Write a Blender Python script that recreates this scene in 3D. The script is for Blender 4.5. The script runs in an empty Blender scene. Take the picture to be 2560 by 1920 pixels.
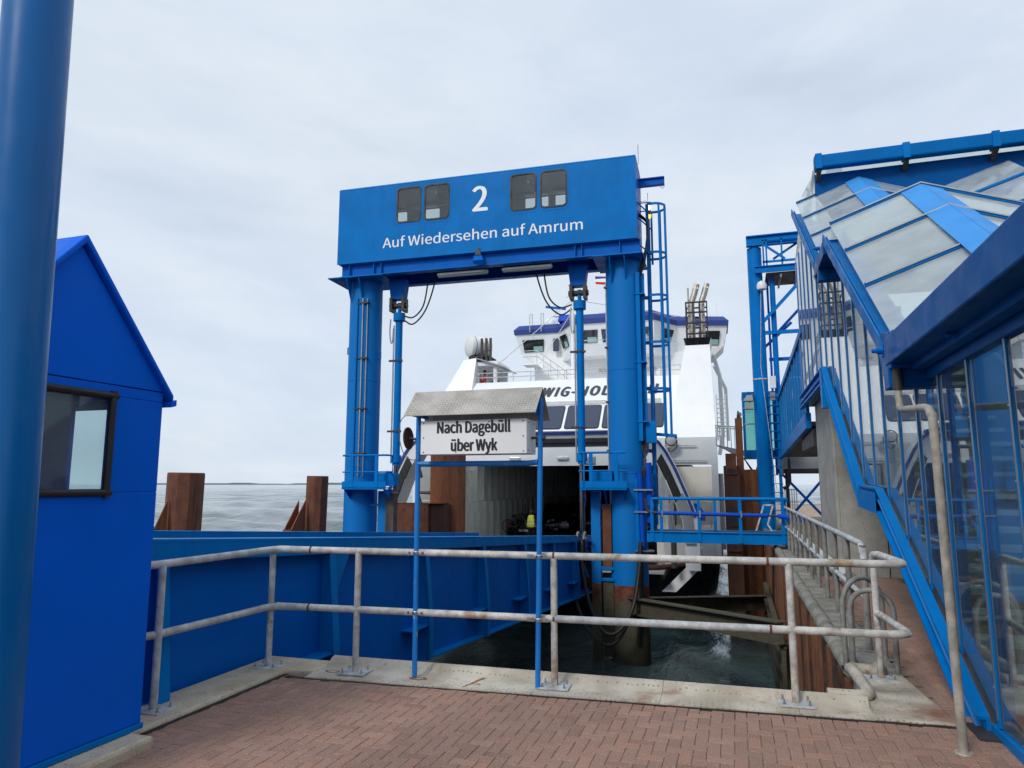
import bpy, bmesh, math, random
from mathutils import Vector, Matrix
random.seed(7)
R = math.radians
S = bpy.context.scene
C = S.collection

# ------------------------------------------------------------------ camera, sky, sun, exposure
cam_d = bpy.data.cameras.new('camera'); cam = bpy.data.objects.new('camera', cam_d); C.objects.link(cam)
cam_d.sensor_width = 36.0; cam_d.lens = 36.0 * 1764 / 2560
cam_d.clip_start = 0.05; cam_d.clip_end = 60000
cam.location = (0, 0, 1.65)
cam.rotation_euler = (R(90) + math.atan(251 / 1764), 0, R(17.5))
S.camera = cam

SUN_EL, SUN_AZ = 40, 200          # elevation, compass bearing measured clockwise from +Y
world = bpy.data.worlds.new('World'); S.world = world; world.use_nodes = True
def build_world():
    nt = world.node_tree; N = nt.nodes; L = nt.links
    for n in list(N): N.remove(n)
    out = N.new('ShaderNodeOutputWorld'); bg = N.new('ShaderNodeBackground')
    bg.inputs['Strength'].default_value = 0.1
    sky = N.new('ShaderNodeTexSky'); sky.sky_type = 'NISHITA'; sky.sun_disc = False
    sky.sun_elevation = R(SUN_EL); sky.sun_rotation = R(SUN_AZ)
    tc = N.new('ShaderNodeTexCoord'); sp = N.new('ShaderNodeSeparateXYZ')
    L.new(tc.outputs['Generated'], sp.inputs[0])
    def math_(op, a, b=None, clamp=False):
        m = N.new('ShaderNodeMath'); m.operation = op; m.use_clamp = clamp
        for i, x in enumerate((a, b)):
            if x is None: continue
            if isinstance(x, (int, float)): m.inputs[i].default_value = x
            else: L.new(x, m.inputs[i])
        return m.outputs[0]
    z = math_('ADD', math_('ABSOLUTE', sp.outputs['Z']), 0.55)
    cb = N.new('ShaderNodeCombineXYZ')
    L.new(math_('DIVIDE', sp.outputs['X'], z), cb.inputs[0]); L.new(math_('DIVIDE', sp.outputs['Y'], z), cb.inputs[1]); L.new(math_('MULTIPLY', sp.outputs['Z'], 2.2), cb.inputs[2])
    def noise(scale, det, rough, off, stretch):
        mp = N.new('ShaderNodeMapping'); mp.inputs['Location'].default_value = off; mp.inputs['Scale'].default_value = stretch
        mp.inputs['Rotation'].default_value = (0, 0, R(-32))
        L.new(cb.outputs[0], mp.inputs[0])
        n = N.new('ShaderNodeTexNoise'); n.inputs['Scale'].default_value = scale; n.inputs['Detail'].default_value = det
        n.inputs['Roughness'].default_value = rough; n.inputs['Distortion'].default_value = 0.25
        L.new(mp.outputs[0], n.inputs['Vector']); return n.outputs['Fac']
    def ramp(fac, a, b):
        m = N.new('ShaderNodeMapRange'); m.inputs[1].default_value = a; m.inputs[2].default_value = b; m.interpolation_type = 'SMOOTHSTEP'
        L.new(fac, m.inputs[0]); return m.outputs[0]
    def mix(f, a, b):
        m = N.new('ShaderNodeMix'); m.data_type = 'RGBA'
        L.new(f, m.inputs[0]) if not isinstance(f, float) else setattr(m.inputs[0], 'default_value', f)
        for i, x in ((6, a), (7, b)):
            if isinstance(x, tuple): m.inputs[i].default_value = x + (1,)
            else: L.new(x, m.inputs[i])
        return m.outputs[2]
    big = ramp(noise(1.5, 5, 0.55, (3.1, 1.7, 0), (1, 0.6, 1)), 0.36, 0.66)
    fine = ramp(noise(4.5, 7, 0.6, (0.4, 5.2, 0), (1, 0.45, 1.2)), 0.34, 0.68)
    gap = ramp(noise(2.2, 4, 0.5, (7.3, 2.9, 0), (1, 0.5, 1.5)), 0.56, 0.76)
    cl = mix(big, (5.3, 6.1, 7.3), (6.2, 6.8, 7.5))
    cl2 = mix(fine, (5.25, 5.95, 6.95), (6.5, 7.1, 7.8))
    cloud = mix(0.45, cl, cl2)
    cov = math_('MULTIPLY', gap, -0.17); cov = math_('ADD', cov, 0.95, True)
    # warm paler layer low down, as thin stratus has
    L.new(mix(cov, sky.outputs[0], cloud), bg.inputs['Color'])
    L.new(bg.outputs[0], out.inputs[0])
build_world()
sd = bpy.data.lights.new('sun', 'SUN'); sd.energy = 1.5; sd.angle = R(14); sd.color = (1, 0.96, 0.9)
sun = bpy.data.objects.new('sun', sd); C.objects.link(sun)
_a, _e = R(SUN_AZ), R(SUN_EL)
sdir = Vector((math.sin(_a) * math.cos(_e), math.cos(_a) * math.cos(_e), math.sin(_e)))
sun.rotation_euler = (-sdir).to_track_quat('-Z', 'Y').to_euler(); sun.location = sdir * 60
S.view_settings.view_transform = 'Standard'; S.view_settings.look = 'None'
S.view_settings.exposure = 0.32; S.view_settings.gamma = 1; S.view_settings.use_curve_mapping = False
S.cycles.max_bounces = 6; S.cycles.diffuse_bounces = 3; S.cycles.transparent_max_bounces = 14; S.cycles.glossy_bounces = 3
S.cycles.caustics_reflective = False; S.cycles.caustics_refractive = False

# ------------------------------------------------------------------ materials
class NT:
    def __init__(s, name):
        s.m = bpy.data.materials.new(name); s.m.use_nodes = True
        s.t = s.m.node_tree; s.N = s.t.nodes; s.L = s.t.links
        s.b = s.N['Principled BSDF']; s.out = s.N['Material Output']
        s.tc = s.N.new('ShaderNodeTexCoord')
    def set(s, **k):
        for n, v in k.items():
            i = s.b.inputs[n.replace('_', ' ')]
            if isinstance(v, (int, float)): i.default_value = v
            elif isinstance(v, tuple): i.default_value = v + (1,)
            else: s.L.new(v, i)
        return s
    def pos(s):
        g = s.N.new('ShaderNodeNewGeometry'); return g.outputs['Position']
    def island(s):
        g = s.N.new('ShaderNodeNewGeometry'); o = s.N.new('ShaderNodeObjectInfo')
        return s.math('FRACT', s.math('ADD', g.outputs['Random Per Island'], o.outputs['Random']))
    def noise(s, scale, det=4, rough=0.55, vec=None, stretch=(1, 1, 1), dist=0.0):
        mp = s.N.new('ShaderNodeMapping'); mp.inputs['Scale'].default_value = stretch
        s.L.new(vec if vec is not None else s.pos(), mp.inputs[0])
        n = s.N.new('ShaderNodeTexNoise'); n.inputs['Scale'].default_value = scale; n.inputs['Detail'].default_value = det
        n.inputs['Roughness'].default_value = rough; n.inputs['Distortion'].default_value = dist
        s.L.new(mp.outputs[0], n.inputs['Vector']); return n.outputs['Fac']
    def math(s, op, a, b=None, clamp=False):
        m = s.N.new('ShaderNodeMath'); m.operation = op; m.use_clamp = clamp
        for i, x in enumerate((a, b)):
            if x is None: continue
            if isinstance(x, (int, float)): m.inputs[i].default_value = x
            else: s.L.new(x, m.inputs[i])
        return m.outputs[0]
    def ramp(s, f, a, b, lo=0.0, hi=1.0):
        m = s.N.new('ShaderNodeMapRange'); m.interpolation_type = 'SMOOTHSTEP'
        for i, x in ((1, a), (2, b), (3, lo), (4, hi)): m.inputs[i].default_value = x
        s.L.new(f, m.inputs[0]); return m.outputs[0]
    def mix(s, f, a, b):
        m = s.N.new('ShaderNodeMix'); m.data_type = 'RGBA'
        if isinstance(f, (int, float)): m.inputs[0].default_value = f
        else: s.L.new(f, m.inputs[0])
        for i, x in ((6, a), (7, b)):
            if isinstance(x, tuple): m.inputs[i].default_value = x + (1,)
            else: s.L.new(x, m.inputs[i])
        return m.outputs[2]
    def z(s, vec=None):
        sp = s.N.new('ShaderNodeSeparateXYZ'); s.L.new(vec if vec is not None else s.pos(), sp.inputs[0]); return sp.outputs['Z']
    def bump(s, h, strength=0.3, dist=0.01):
        b = s.N.new('ShaderNodeBump'); b.inputs['Strength'].default_value = strength; b.inputs['Distance'].default_value = dist
        s.L.new(h, b.inputs['Height']); s.L.new(b.outputs[0], s.b.inputs['Normal']); return s

def mul(c, k): return tuple(min(1, x * k) for x in c)
def paint(name, col, rough=0.38, var=0.12, dirt_or_glare=0.25, dirtcol=(0.05, 0.06, 0.07), bump=0.05, coat=0.0, scale=1.3):
    n = NT(name)
    a = n.mix(n.ramp(n.noise(scale, 3), 0.3, 0.7), mul(col, 1 - var), mul(col, 1 + var))
    streak = n.noise(6, 2, 0.6, stretch=(1, 1, 0.12)) if dirt_or_glare else None
    if dirt_or_glare: a = n.mix(n.math('MULTIPLY', n.ramp(streak, 0.55, 0.8), dirt_or_glare), a, dirtcol)
    n.set(Base_Color=a, Roughness=n.ramp(n.noise(4, 2), 0.3, 0.7, rough - 0.07, rough + 0.1), Coat_Weight=coat)
    if 'blue' in name: n.set(Specular_IOR_Level=0.22 if 'pole' in name else 0.08)
    if bump: n.bump(n.noise(3.0, 1), bump, 0.02)
    return n.m
M = {}
M['blue'] = paint('blue_paint', (0.0, 0.166, 0.51), 0.42, 0.08, 0.2, (0.004, 0.05, 0.16))
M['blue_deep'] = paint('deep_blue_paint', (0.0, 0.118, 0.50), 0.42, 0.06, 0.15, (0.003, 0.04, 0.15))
M['blue_booth'] = paint('booth_blue_paint', (0.0, 0.118, 0.68), 0.40, 0.05, 0.08, (0.003, 0.05, 0.2))
M['blue_pole'] = paint('glossy_blue_pole_paint', (0.0, 0.115, 0.36), 0.34, 0.06, 0.1, (0.003, 0.05, 0.2), 0.03, 0.12)
M['blue_mid'] = paint('mid_blue_roof_paint', (0.0, 0.135, 0.42), 0.4, 0.07, 0.15, (0.003, 0.05, 0.15))
M['blue_dark'] = paint('dark_blue_beam_paint', (0.0, 0.082, 0.30), 0.38, 0.08, 0.2, (0.003, 0.03, 0.1))
M['blue_light'] = paint('light_blue_flashing', (0.05, 0.27, 0.66), 0.5, 0.05, 0.1, (0.05, 0.15, 0.3))
M['blue_royal'] = paint('royal_blue_tube', (0.005, 0.075, 0.5), 0.35, 0.05, 0.05)
M['navy'] = paint('ship_stripe_blue', (0.045, 0.075, 0.26), 0.4, 0.05, 0.05)
def chipped():
    n = NT('chipped_bright_blue_paint')
    base = n.mix(n.ramp(n.noise(2), 0.3, 0.7), (0.004, 0.17, 0.55), (0.006, 0.22, 0.66))
    chip = n.ramp(n.noise(14, 3, 0.5, stretch=(1, 1, 0.45)), 0.66, 0.685)
    low = n.ramp(n.z(), 0.9, 0.1)
    f = n.math('MULTIPLY', chip, n.math('ADD', n.math('MULTIPLY', low, 0.9), 0.1))
    n.set(Base_Color=n.mix(f, base, (0.55, 0.56, 0.56)), Roughness=0.4); return n.m
M['blue_chip'] = chipped()
M['white'] = paint('white_ship_paint', (0.83, 0.84, 0.85), 0.35, 0.02, 0.10, (0.5, 0.46, 0.4))
M['cream'] = paint('cream_inner_paint', (0.62, 0.60, 0.55), 0.5, 0.05, 0.25, (0.35, 0.28, 0.2))
M['inner'] = paint('deck_wall_paint', (0.80, 0.79, 0.71), 0.45, 0.05, 0.3, (0.2, 0.17, 0.13))
M['grey'] = paint('grey_paint', (0.30, 0.31, 0.32), 0.5, 0.1, 0.3)
M['panel_white'] = paint('white_sign_sheet', (0.86, 0.86, 0.84), 0.35, 0.02, 0.15, (0.5, 0.5, 0.48))
M['black'] = paint('black_rubber', (0.012, 0.012, 0.013), 0.55, 0.2, 0.3, (0.05, 0.045, 0.04))
M['hull_black'] = paint('black_hull_paint', (0.008, 0.010, 0.014), 0.28, 0.2, 0.35, (0.05, 0.05, 0.05))
M['lettering_white'] = paint('white_lettering', (0.85, 0.85, 0.84), 0.4, 0.01, 0.03)
M['lettering_black'] = paint('black_lettering', (0.012, 0.014, 0.02), 0.4, 0.05, 0.0)
M['lettering_grey'] = paint('charcoal_lettering', (0.045, 0.05, 0.065), 0.4, 0.05, 0.0)
M['dark'] = paint('dark_frame', (0.035, 0.03, 0.028), 0.55, 0.15, 0.2)
M['asphalt'] = paint('asphalt', (0.05, 0.05, 0.05), 0.9, 0.2, 0.2)
M['orange'] = paint('orange_plastic', (0.75, 0.12, 0.03), 0.5, 0.05, 0.1)
M['red'] = paint('red_cloth', (0.55, 0.015, 0.02), 0.8, 0.1, 0.0)
M['hivis'] = paint('hivis_yellow_cloth', (0.62, 0.75, 0.03), 0.8, 0.05, 0.0)
M['cloth_dark'] = paint('dark_cloth', (0.012, 0.013, 0.02), 0.85, 0.1, 0.0)
M['skin'] = paint('skin', (0.5, 0.27, 0.18), 0.55, 0.05, 0.0)
M['hair'] = paint('dark_hair', (0.02, 0.012, 0.008), 0.6, 0.1, 0.0)
M['carpaint'] = paint('black_car_paint', (0.01, 0.011, 0.014), 0.16, 0.1, 0.0, bump=0, coat=1.0)
M['carpaint2'] = paint('grey_car_paint', (0.035, 0.04, 0.05), 0.2, 0.1, 0.0, bump=0, coat=1.0)
M['wood'] = paint('weathered_timber', (0.075, 0.06, 0.05), 0.9, 0.35, 0.6, (0.02, 0.018, 0.016), 0.3, scale=4)
M['plastic_white'] = paint('white_plastic', (0.75, 0.75, 0.73), 0.4, 0.03, 0.15, (0.5, 0.45, 0.4))
M['seal'] = paint('bitumen_seal', (0.018, 0.016, 0.015), 0.8, 0.2, 0.2)
def metal(name, col, rough, met=1.0):
    n = NT(name); n.set(Base_Color=n.mix(n.ramp(n.noise(5, 4), 0.3, 0.7), mul(col, 0.75), col), Metallic=met, Roughness=rough); return n.m
M['steel'] = metal('bare_steel', (0.55, 0.55, 0.54), 0.32)
M['chrome'] = metal('dark_chrome_rod', (0.16, 0.16, 0.17), 0.18)
M['exhaust'] = metal('exhaust_steel', (0.50, 0.46, 0.40), 0.45)
M['tread_plate'] = paint('weathered_tread_plate', (0.37, 0.345, 0.31), 0.55, 0.2, 0.3, (0.3, 0.24, 0.16), 0.1, scale=5)
M['tread_bar'] = paint('pale_tread_bars', (0.66, 0.63, 0.58), 0.4, 0.08, 0.2, (0.45, 0.38, 0.28), 0.05, scale=5)  # raised bars set paler than the plate for pattern contrast
def galv(name, rusty, base=(0.44, 0.45, 0.45)):
    n = NT(name)
    a = n.mix(n.ramp(n.noise(9, 6, 0.65), 0.3, 0.7), mul(base, 0.62), mul(base, 1.18))
    a = n.mix(n.math('MULTIPLY', n.ramp(n.noise(60, 3, 0.7), 0.5, 0.7), 0.35), a, (0.25, 0.22, 0.17))
    r = n.ramp(n.noise(2.6, 6, 0.72, dist=0.6), 0.66 - rusty, 0.76 - rusty * 0.7)
    if rusty > 0.1: r = n.math('ADD', r, n.math('MULTIPLY', n.ramp(n.z(), 0.5, 0.03), n.ramp(n.noise(7, 4, 0.7, stretch=(1, 1, 0.3)), 0.42, 0.6)), True)
    rc = n.mix(n.ramp(n.noise(18, 4), 0.3, 0.7), (0.16, 0.06, 0.02), (0.40, 0.27, 0.13))
    n.set(Base_Color=n.mix(n.math('MULTIPLY', r, 0.8), a, rc), Metallic=0.0, Roughness=0.55)
    n.bump(n.noise(45, 4), 0.25, 0.004); return n.m
M['galv'] = galv('galvanised_steel', 0.05, (0.50, 0.52, 0.53))
M['galv_rusty'] = galv('stained_galvanised_steel', 0.13, (0.56, 0.55, 0.52))
M['galv_dull'] = galv('dull_galvanised_steel', 0.03, (0.23, 0.23, 0.215))
M['galv_white'] = galv('pale_galvanised_steel', 0.0, (0.6, 0.6, 0.58))
M['pipe_steel'] = galv('aged_downpipe_steel', 0.05, (0.38, 0.35, 0.30))
def rust(name, a, b, c):
    n = NT(name)
    k = n.mix(n.ramp(n.noise(3, 6, 0.7), 0.3, 0.7), a, b)
    k = n.mix(n.ramp(n.noise(5, 5, 0.7, stretch=(1.5, 1.5, 0.12)), 0.48, 0.72), k, c)
    n.set(Base_Color=k, Roughness=0.85); n.bump(n.noise(25, 5), 0.5, 0.01); return n.m
M['rust'] = rust('rusted_steel', (0.10, 0.034, 0.018), (0.17, 0.06, 0.03), (0.055, 0.024, 0.018))
M['rust_bright'] = rust('orange_rusted_steel', (0.20, 0.065, 0.025), (0.28, 0.10, 0.04), (0.10, 0.035, 0.02))
M['rust_dark'] = rust('dark_rusted_steel', (0.055, 0.02, 0.013), (0.09, 0.032, 0.02), (0.03, 0.015, 0.012))
def algae(name, top=None, lift=0.0):
    n = NT(name)
    zz = n.math('ADD', n.z(), n.math('MULTIPLY', n.noise(3, 4, 0.6, stretch=(1, 1, 0.4)), 1.1))
    low = n.mix(n.noise(7, 5), (0.022, 0.022, 0.016), (0.05, 0.045, 0.033))
    mid = n.mix(n.noise(6, 5), (0.05, 0.048, 0.030), (0.125, 0.112, 0.078))
    up = n.mix(n.ramp(n.noise(5, 5, 0.7), 0.35, 0.7), (0.07, 0.03, 0.022), (0.21, 0.07, 0.035))
    k = n.mix(n.ramp(zz, -2.6 + lift, -1.7 + lift), low, mid); k = n.mix(n.ramp(zz, -1.2 + lift, -0.75 + lift), k, up)
    if top: k = n.mix(n.ramp(n.math('ADD', n.z(), n.math('MULTIPLY', n.noise(2.2, 3, 0.6), 0.35)), -0.93, -0.90), k, top)
    n.set(Base_Color=k, Roughness=n.ramp(zz, -2.8, -1.6, 0.45, 0.6), Specular_IOR_Level=0.2)
    n.bump(n.math('MULTIPLY', n.noise(14, 5, 0.7), n.ramp(n.z(), -0.75, -1.0)), 0.6, 0.03); return n.m
M['pile'] = algae('tidal_pile_blue_above', (0.0, 0.160, 0.50))
M['algae'] = algae('tidal_steel', None, 0.75)
def sheetpile():
    n = NT('tidal_sheet_pile_rust')
    k = n.mix(n.ramp(n.noise(3.5, 6, 0.75, stretch=(1.3, 1.3, 0.55)), 0.40, 0.66), (0.035, 0.018, 0.014), (0.24, 0.085, 0.03))
    k = n.mix(0.6, k, n.mix(n.ramp(n.island(), 0.2, 0.8), (0.03, 0.016, 0.013), (0.20, 0.075, 0.03)))
    zz = n.math('ADD', n.z(), n.math('MULTIPLY', n.noise(2.5, 4, 0.6), 1.2))
    g = n.mix(n.noise(8, 4), (0.02, 0.03, 0.008), (0.08, 0.10, 0.02))
    k = n.mix(n.ramp(zz, -0.7, -1.7), k, g); k = n.mix(n.ramp(zz, -1.9, -2.7), k, (0.018, 0.018, 0.016))
    n.set(Base_Color=k, Roughness=0.8); n.bump(n.noise(18, 5), 0.6, 0.02); return n.m
M['sheet'] = sheetpile()
def concrete(name, a, b, speck=0.5, moss=0.0, ribs=False):
    n = NT(name)
    k = n.mix(n.ramp(n.noise(2.2, 6, 0.65), 0.3, 0.7), a, b)
    k = n.mix(n.math('MULTIPLY', n.ramp(n.noise(70, 4, 0.7), 0.5, 0.68), speck), k, mul(a, 0.45))
    k = n.mix(n.math('MULTIPLY', n.ramp(n.noise(26, 2, 0.5), 0.68, 0.74), 0.7), k, mul(a, 0.25))
    k = n.mix(n.math('MULTIPLY', n.ramp(n.noise(3, 5, 0.6, stretch=(1, 1, 0.1)), 0.52, 0.75), 0.4), k, mul(a, 0.5))
    if moss: k = n.mix(n.math('MULTIPLY', n.ramp(n.noise(4, 5), 0.45, 0.65), moss), k, (0.10, 0.11, 0.03))
    n.set(Base_Color=k, Roughness=0.9); n.bump(n.noise(55, 5, 0.7), 0.5, 0.006); return n.m
M['concrete'] = concrete('weathered_concrete', (0.27, 0.26, 0.235), (0.40, 0.385, 0.35), 0.4)
M['kerb'] = concrete('exposed_aggregate_concrete', (0.46, 0.385, 0.275), (0.66, 0.57, 0.43), 0.7)
M['cap_concrete'] = concrete('mossy_quay_cap_concrete', (0.22, 0.21, 0.19), (0.34, 0.325, 0.29), 0.6, 0.5)
M['rust_stain'] = rust('rust_stain', (0.22, 0.09, 0.035), (0.34, 0.17, 0.07), (0.13, 0.05, 0.025))
def capsteel():
    n = NT('painted_steel_quay_cap')
    k = n.mix(n.ramp(n.noise(3, 5), 0.3, 0.7), (0.37, 0.325, 0.25), (0.57, 0.525, 0.44))
    v = n.N.new('ShaderNodeTexVoronoi'); v.inputs['Scale'].default_value = 24; v.inputs['Randomness'].default_value = 0.35
    n.L.new(n.pos(), v.inputs['Vector'])
    k = n.mix(n.ramp(v.outputs['Distance'], 0.26, 0.16, 0, 0.7), k, (0.15, 0.13, 0.10))
    r = n.ramp(n.noise(1.7, 6, 0.75, dist=1.0), 0.50, 0.72)
    k = n.mix(n.math('MULTIPLY', r, 0.75), k, n.mix(n.noise(12, 4), (0.10, 0.03, 0.015), (0.36, 0.16, 0.05)))
    vd = n.N.new('ShaderNodeVectorMath'); vd.operation = 'DISTANCE'; n.L.new(n.pos(), vd.inputs[0]); vd.inputs[1].default_value = (1.33, 6.02, 0.0)
    cr_ = n.ramp(n.math('ADD', vd.outputs['Value'], n.math('MULTIPLY', n.noise(6, 5, 0.7), 0.35)), 0.50, 0.22)
    k = n.mix(n.math('MULTIPLY', cr_, 0.85), k, n.mix(n.noise(15, 4), (0.13, 0.04, 0.02), (0.33, 0.12, 0.05)))
    n.set(Base_Color=k, Roughness=0.7); n.bump(v.outputs['Distance'], 0.25, 0.006); return n.m
M['capsteel'] = capsteel()
def brick():
    n = NT('red_clinker_paver')
    i = n.island()
    cr = n.N.new('ShaderNodeValToRGB'); e = cr.color_ramp
    e.elements[0].color = (0.235, 0.128, 0.090, 1); e.elements[1].color = (0.365, 0.22, 0.160, 1)
    for p, c in ((0.25, (0.295, 0.165, 0.118, 1)), (0.5, (0.325, 0.185, 0.135, 1)), (0.72, (0.275, 0.155, 0.115, 1)), (0.93, (0.36, 0.178, 0.12, 1))):
        x = e.elements.new(p); x.color = c
    n.L.new(i, cr.inputs[0])
    k = n.mix(n.math('MULTIPLY', n.ramp(n.noise(110, 3, 0.75), 0.50, 0.60), 0.55), cr.outputs[0], (0.50, 0.39, 0.32))
    k = n.mix(n.math('MULTIPLY', n.ramp(n.noise(120, 3, 0.6), 0.52, 0.62), 0.5), k, (0.10, 0.045, 0.035))
    k = n.mix(n.math('MULTIPLY', n.ramp(n.noise(1.3, 5, 0.6), 0.45, 0.7), 0.4), k, (0.34, 0.22, 0.17))
    n.set(Base_Color=k, Roughness=0.85); n.bump(n.noise(95, 4, 0.7), 0.5, 0.004); return n.m
M['brick'] = brick()
M['joint'] = concrete('sandy_joint', (0.11, 0.085, 0.06), (0.19, 0.15, 0.11), 0.5, 0.25)
M['sand'] = concrete('pale_sand', (0.34, 0.25, 0.18), (0.46, 0.34, 0.25), 0.3)
def glass(name, tint, ior=1.5, rough=0.0, dirt_or_glare=0.0):
    m = bpy.data.materials.new(name); m.use_nodes = True; t = m.node_tree; N = t.nodes; L = t.links
    for x in list(N): N.remove(x)
    o = N.new('ShaderNodeOutputMaterial'); mx = N.new('ShaderNodeMixShader'); tr = N.new('ShaderNodeBsdfTransparent'); gl = N.new('ShaderNodeBsdfGlossy')
    fr = N.new('ShaderNodeFresnel'); gb = N.new('ShaderNodeNewGeometry'); mi = N.new('ShaderNodeMapRange')   # same reflectance on both faces of a pane
    mi.inputs[3].default_value = ior; mi.inputs[4].default_value = 1 / ior; L.new(gb.outputs['Backfacing'], mi.inputs[0]); L.new(mi.outputs[0], fr.inputs['IOR'])
    tr.inputs['Color'].default_value = tint + (1,); gl.inputs['Roughness'].default_value = rough; gl.inputs['Color'].default_value = (1, 1, 1, 1)
    L.new(fr.outputs[0], mx.inputs[0]); L.new(tr.outputs[0], mx.inputs[1]); L.new(gl.outputs[0], mx.inputs[2])
    last = mx.outputs[0]
    if dirt_or_glare:  # pale veil: slight soiling on windows, painted sky glare on roof panes
        df0 = N.new('ShaderNodeBsdfDiffuse'); df0.inputs['Color'].default_value = (0.84, 0.88, 0.88, 1)
        tl = N.new('ShaderNodeBsdfTranslucent'); tl.inputs['Color'].default_value = (0.86, 0.91, 0.91, 1)
        df = N.new('ShaderNodeMixShader'); L.new(df0.outputs[0], df.inputs[1]); L.new(tl.outputs[0], df.inputs[2])
        ns = N.new('ShaderNodeTexNoise'); ns.inputs['Scale'].default_value = 3; ns.inputs['Detail'].default_value = 6
        g = N.new('ShaderNodeNewGeometry'); L.new(g.outputs['Position'], ns.inputs['Vector'])
        mr = N.new('ShaderNodeMapRange'); mr.inputs[1].default_value = 0.35; mr.inputs[2].default_value = 0.75; mr.inputs[3].default_value = dirt_or_glare * 0.8; mr.inputs[4].default_value = dirt_or_glare * 1.2
        L.new(ns.outputs['Fac'], mr.inputs[0])
        m2 = N.new('ShaderNodeMixShader'); L.new(mr.outputs[0], m2.inputs[0]); L.new(last, m2.inputs[1]); L.new(df.outputs[0], m2.inputs[2]); last = m2.outputs[0]
    L.new(last, o.inputs[0]); return m
M['glass_facade'] = glass('facade_glass', (0.66, 0.76, 0.77), 2.3, 0.0, 0.04)
M['glass_roof'] = glass('roof_glass', (0.86, 0.94, 0.93), 1.6, 0.02, 0.40)  # strong pale veil puts the brightness of reflected sky into the panes
M['glass_green'] = glass('greenish_window_glass', (0.62, 0.85, 0.82), 1.5, 0.0, 0.06)
M['glass_cab'] = glass('machine_house_glass', (0.72, 0.76, 0.76), 1.5, 0.0, 0.05)
M['glass_booth'] = glass('booth_glass', (0.88, 0.95, 0.96), 1.45, 0.02, 0.08)
def solidglass(name, c, r=0.06):
    n = NT(name); n.set(Base_Color=c, Roughness=r, Specular_IOR_Level=0.7); return n.m
M['ship_glass'] = solidglass('dark_bluish_ship_glass', (0.035, 0.045, 0.085))
M['bridge_glass'] = solidglass('dark_bridge_glass', (0.012, 0.016, 0.018), 0.04)
M['lamp_glass'] = solidglass('lamp_lens', (0.5, 0.5, 0.48), 0.15)
def emit(name, c, k):
    n = NT(name); n.set(Base_Color=c, Emission_Color=c, Emission_Strength=k, Roughness=0.3); return n.m
M['lamp_amber'] = emit('lit_amber_lamp', (1.0, 0.55, 0.05), 2.2)
M['lamp_warm'] = emit('lit_warm_lamp', (1.0, 0.86, 0.5), 2.0)
def water():
    n = NT('sea_water'); n.set(Base_Color=(0.045, 0.076, 0.078), Roughness=0.06, IOR=1.33, Specular_IOR_Level=0.5)
    p = n.pos()
    h = n.math('ADD', n.math('MULTIPLY', n.noise(0.35, 4, 0.55, p, (1, 0.55, 1), 0.4), 0.6), n.math('MULTIPLY', n.noise(1.8, 5, 0.6, p, (1, 0.6, 1), 0.3), 0.15))
    h = n.math('ADD', h, n.math('MULTIPLY', n.noise(7.0, 3, 0.6, p), 0.035))
    n.bump(h, 0.9, 0.5); return n.m
M['water'] = water()
M['land'] = paint('distant_coast', (0.10, 0.13, 0.16), 0.9, 0.1, 0.0, bump=0)  # haze is put into this grey-blue; no misty air is modelled

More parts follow.
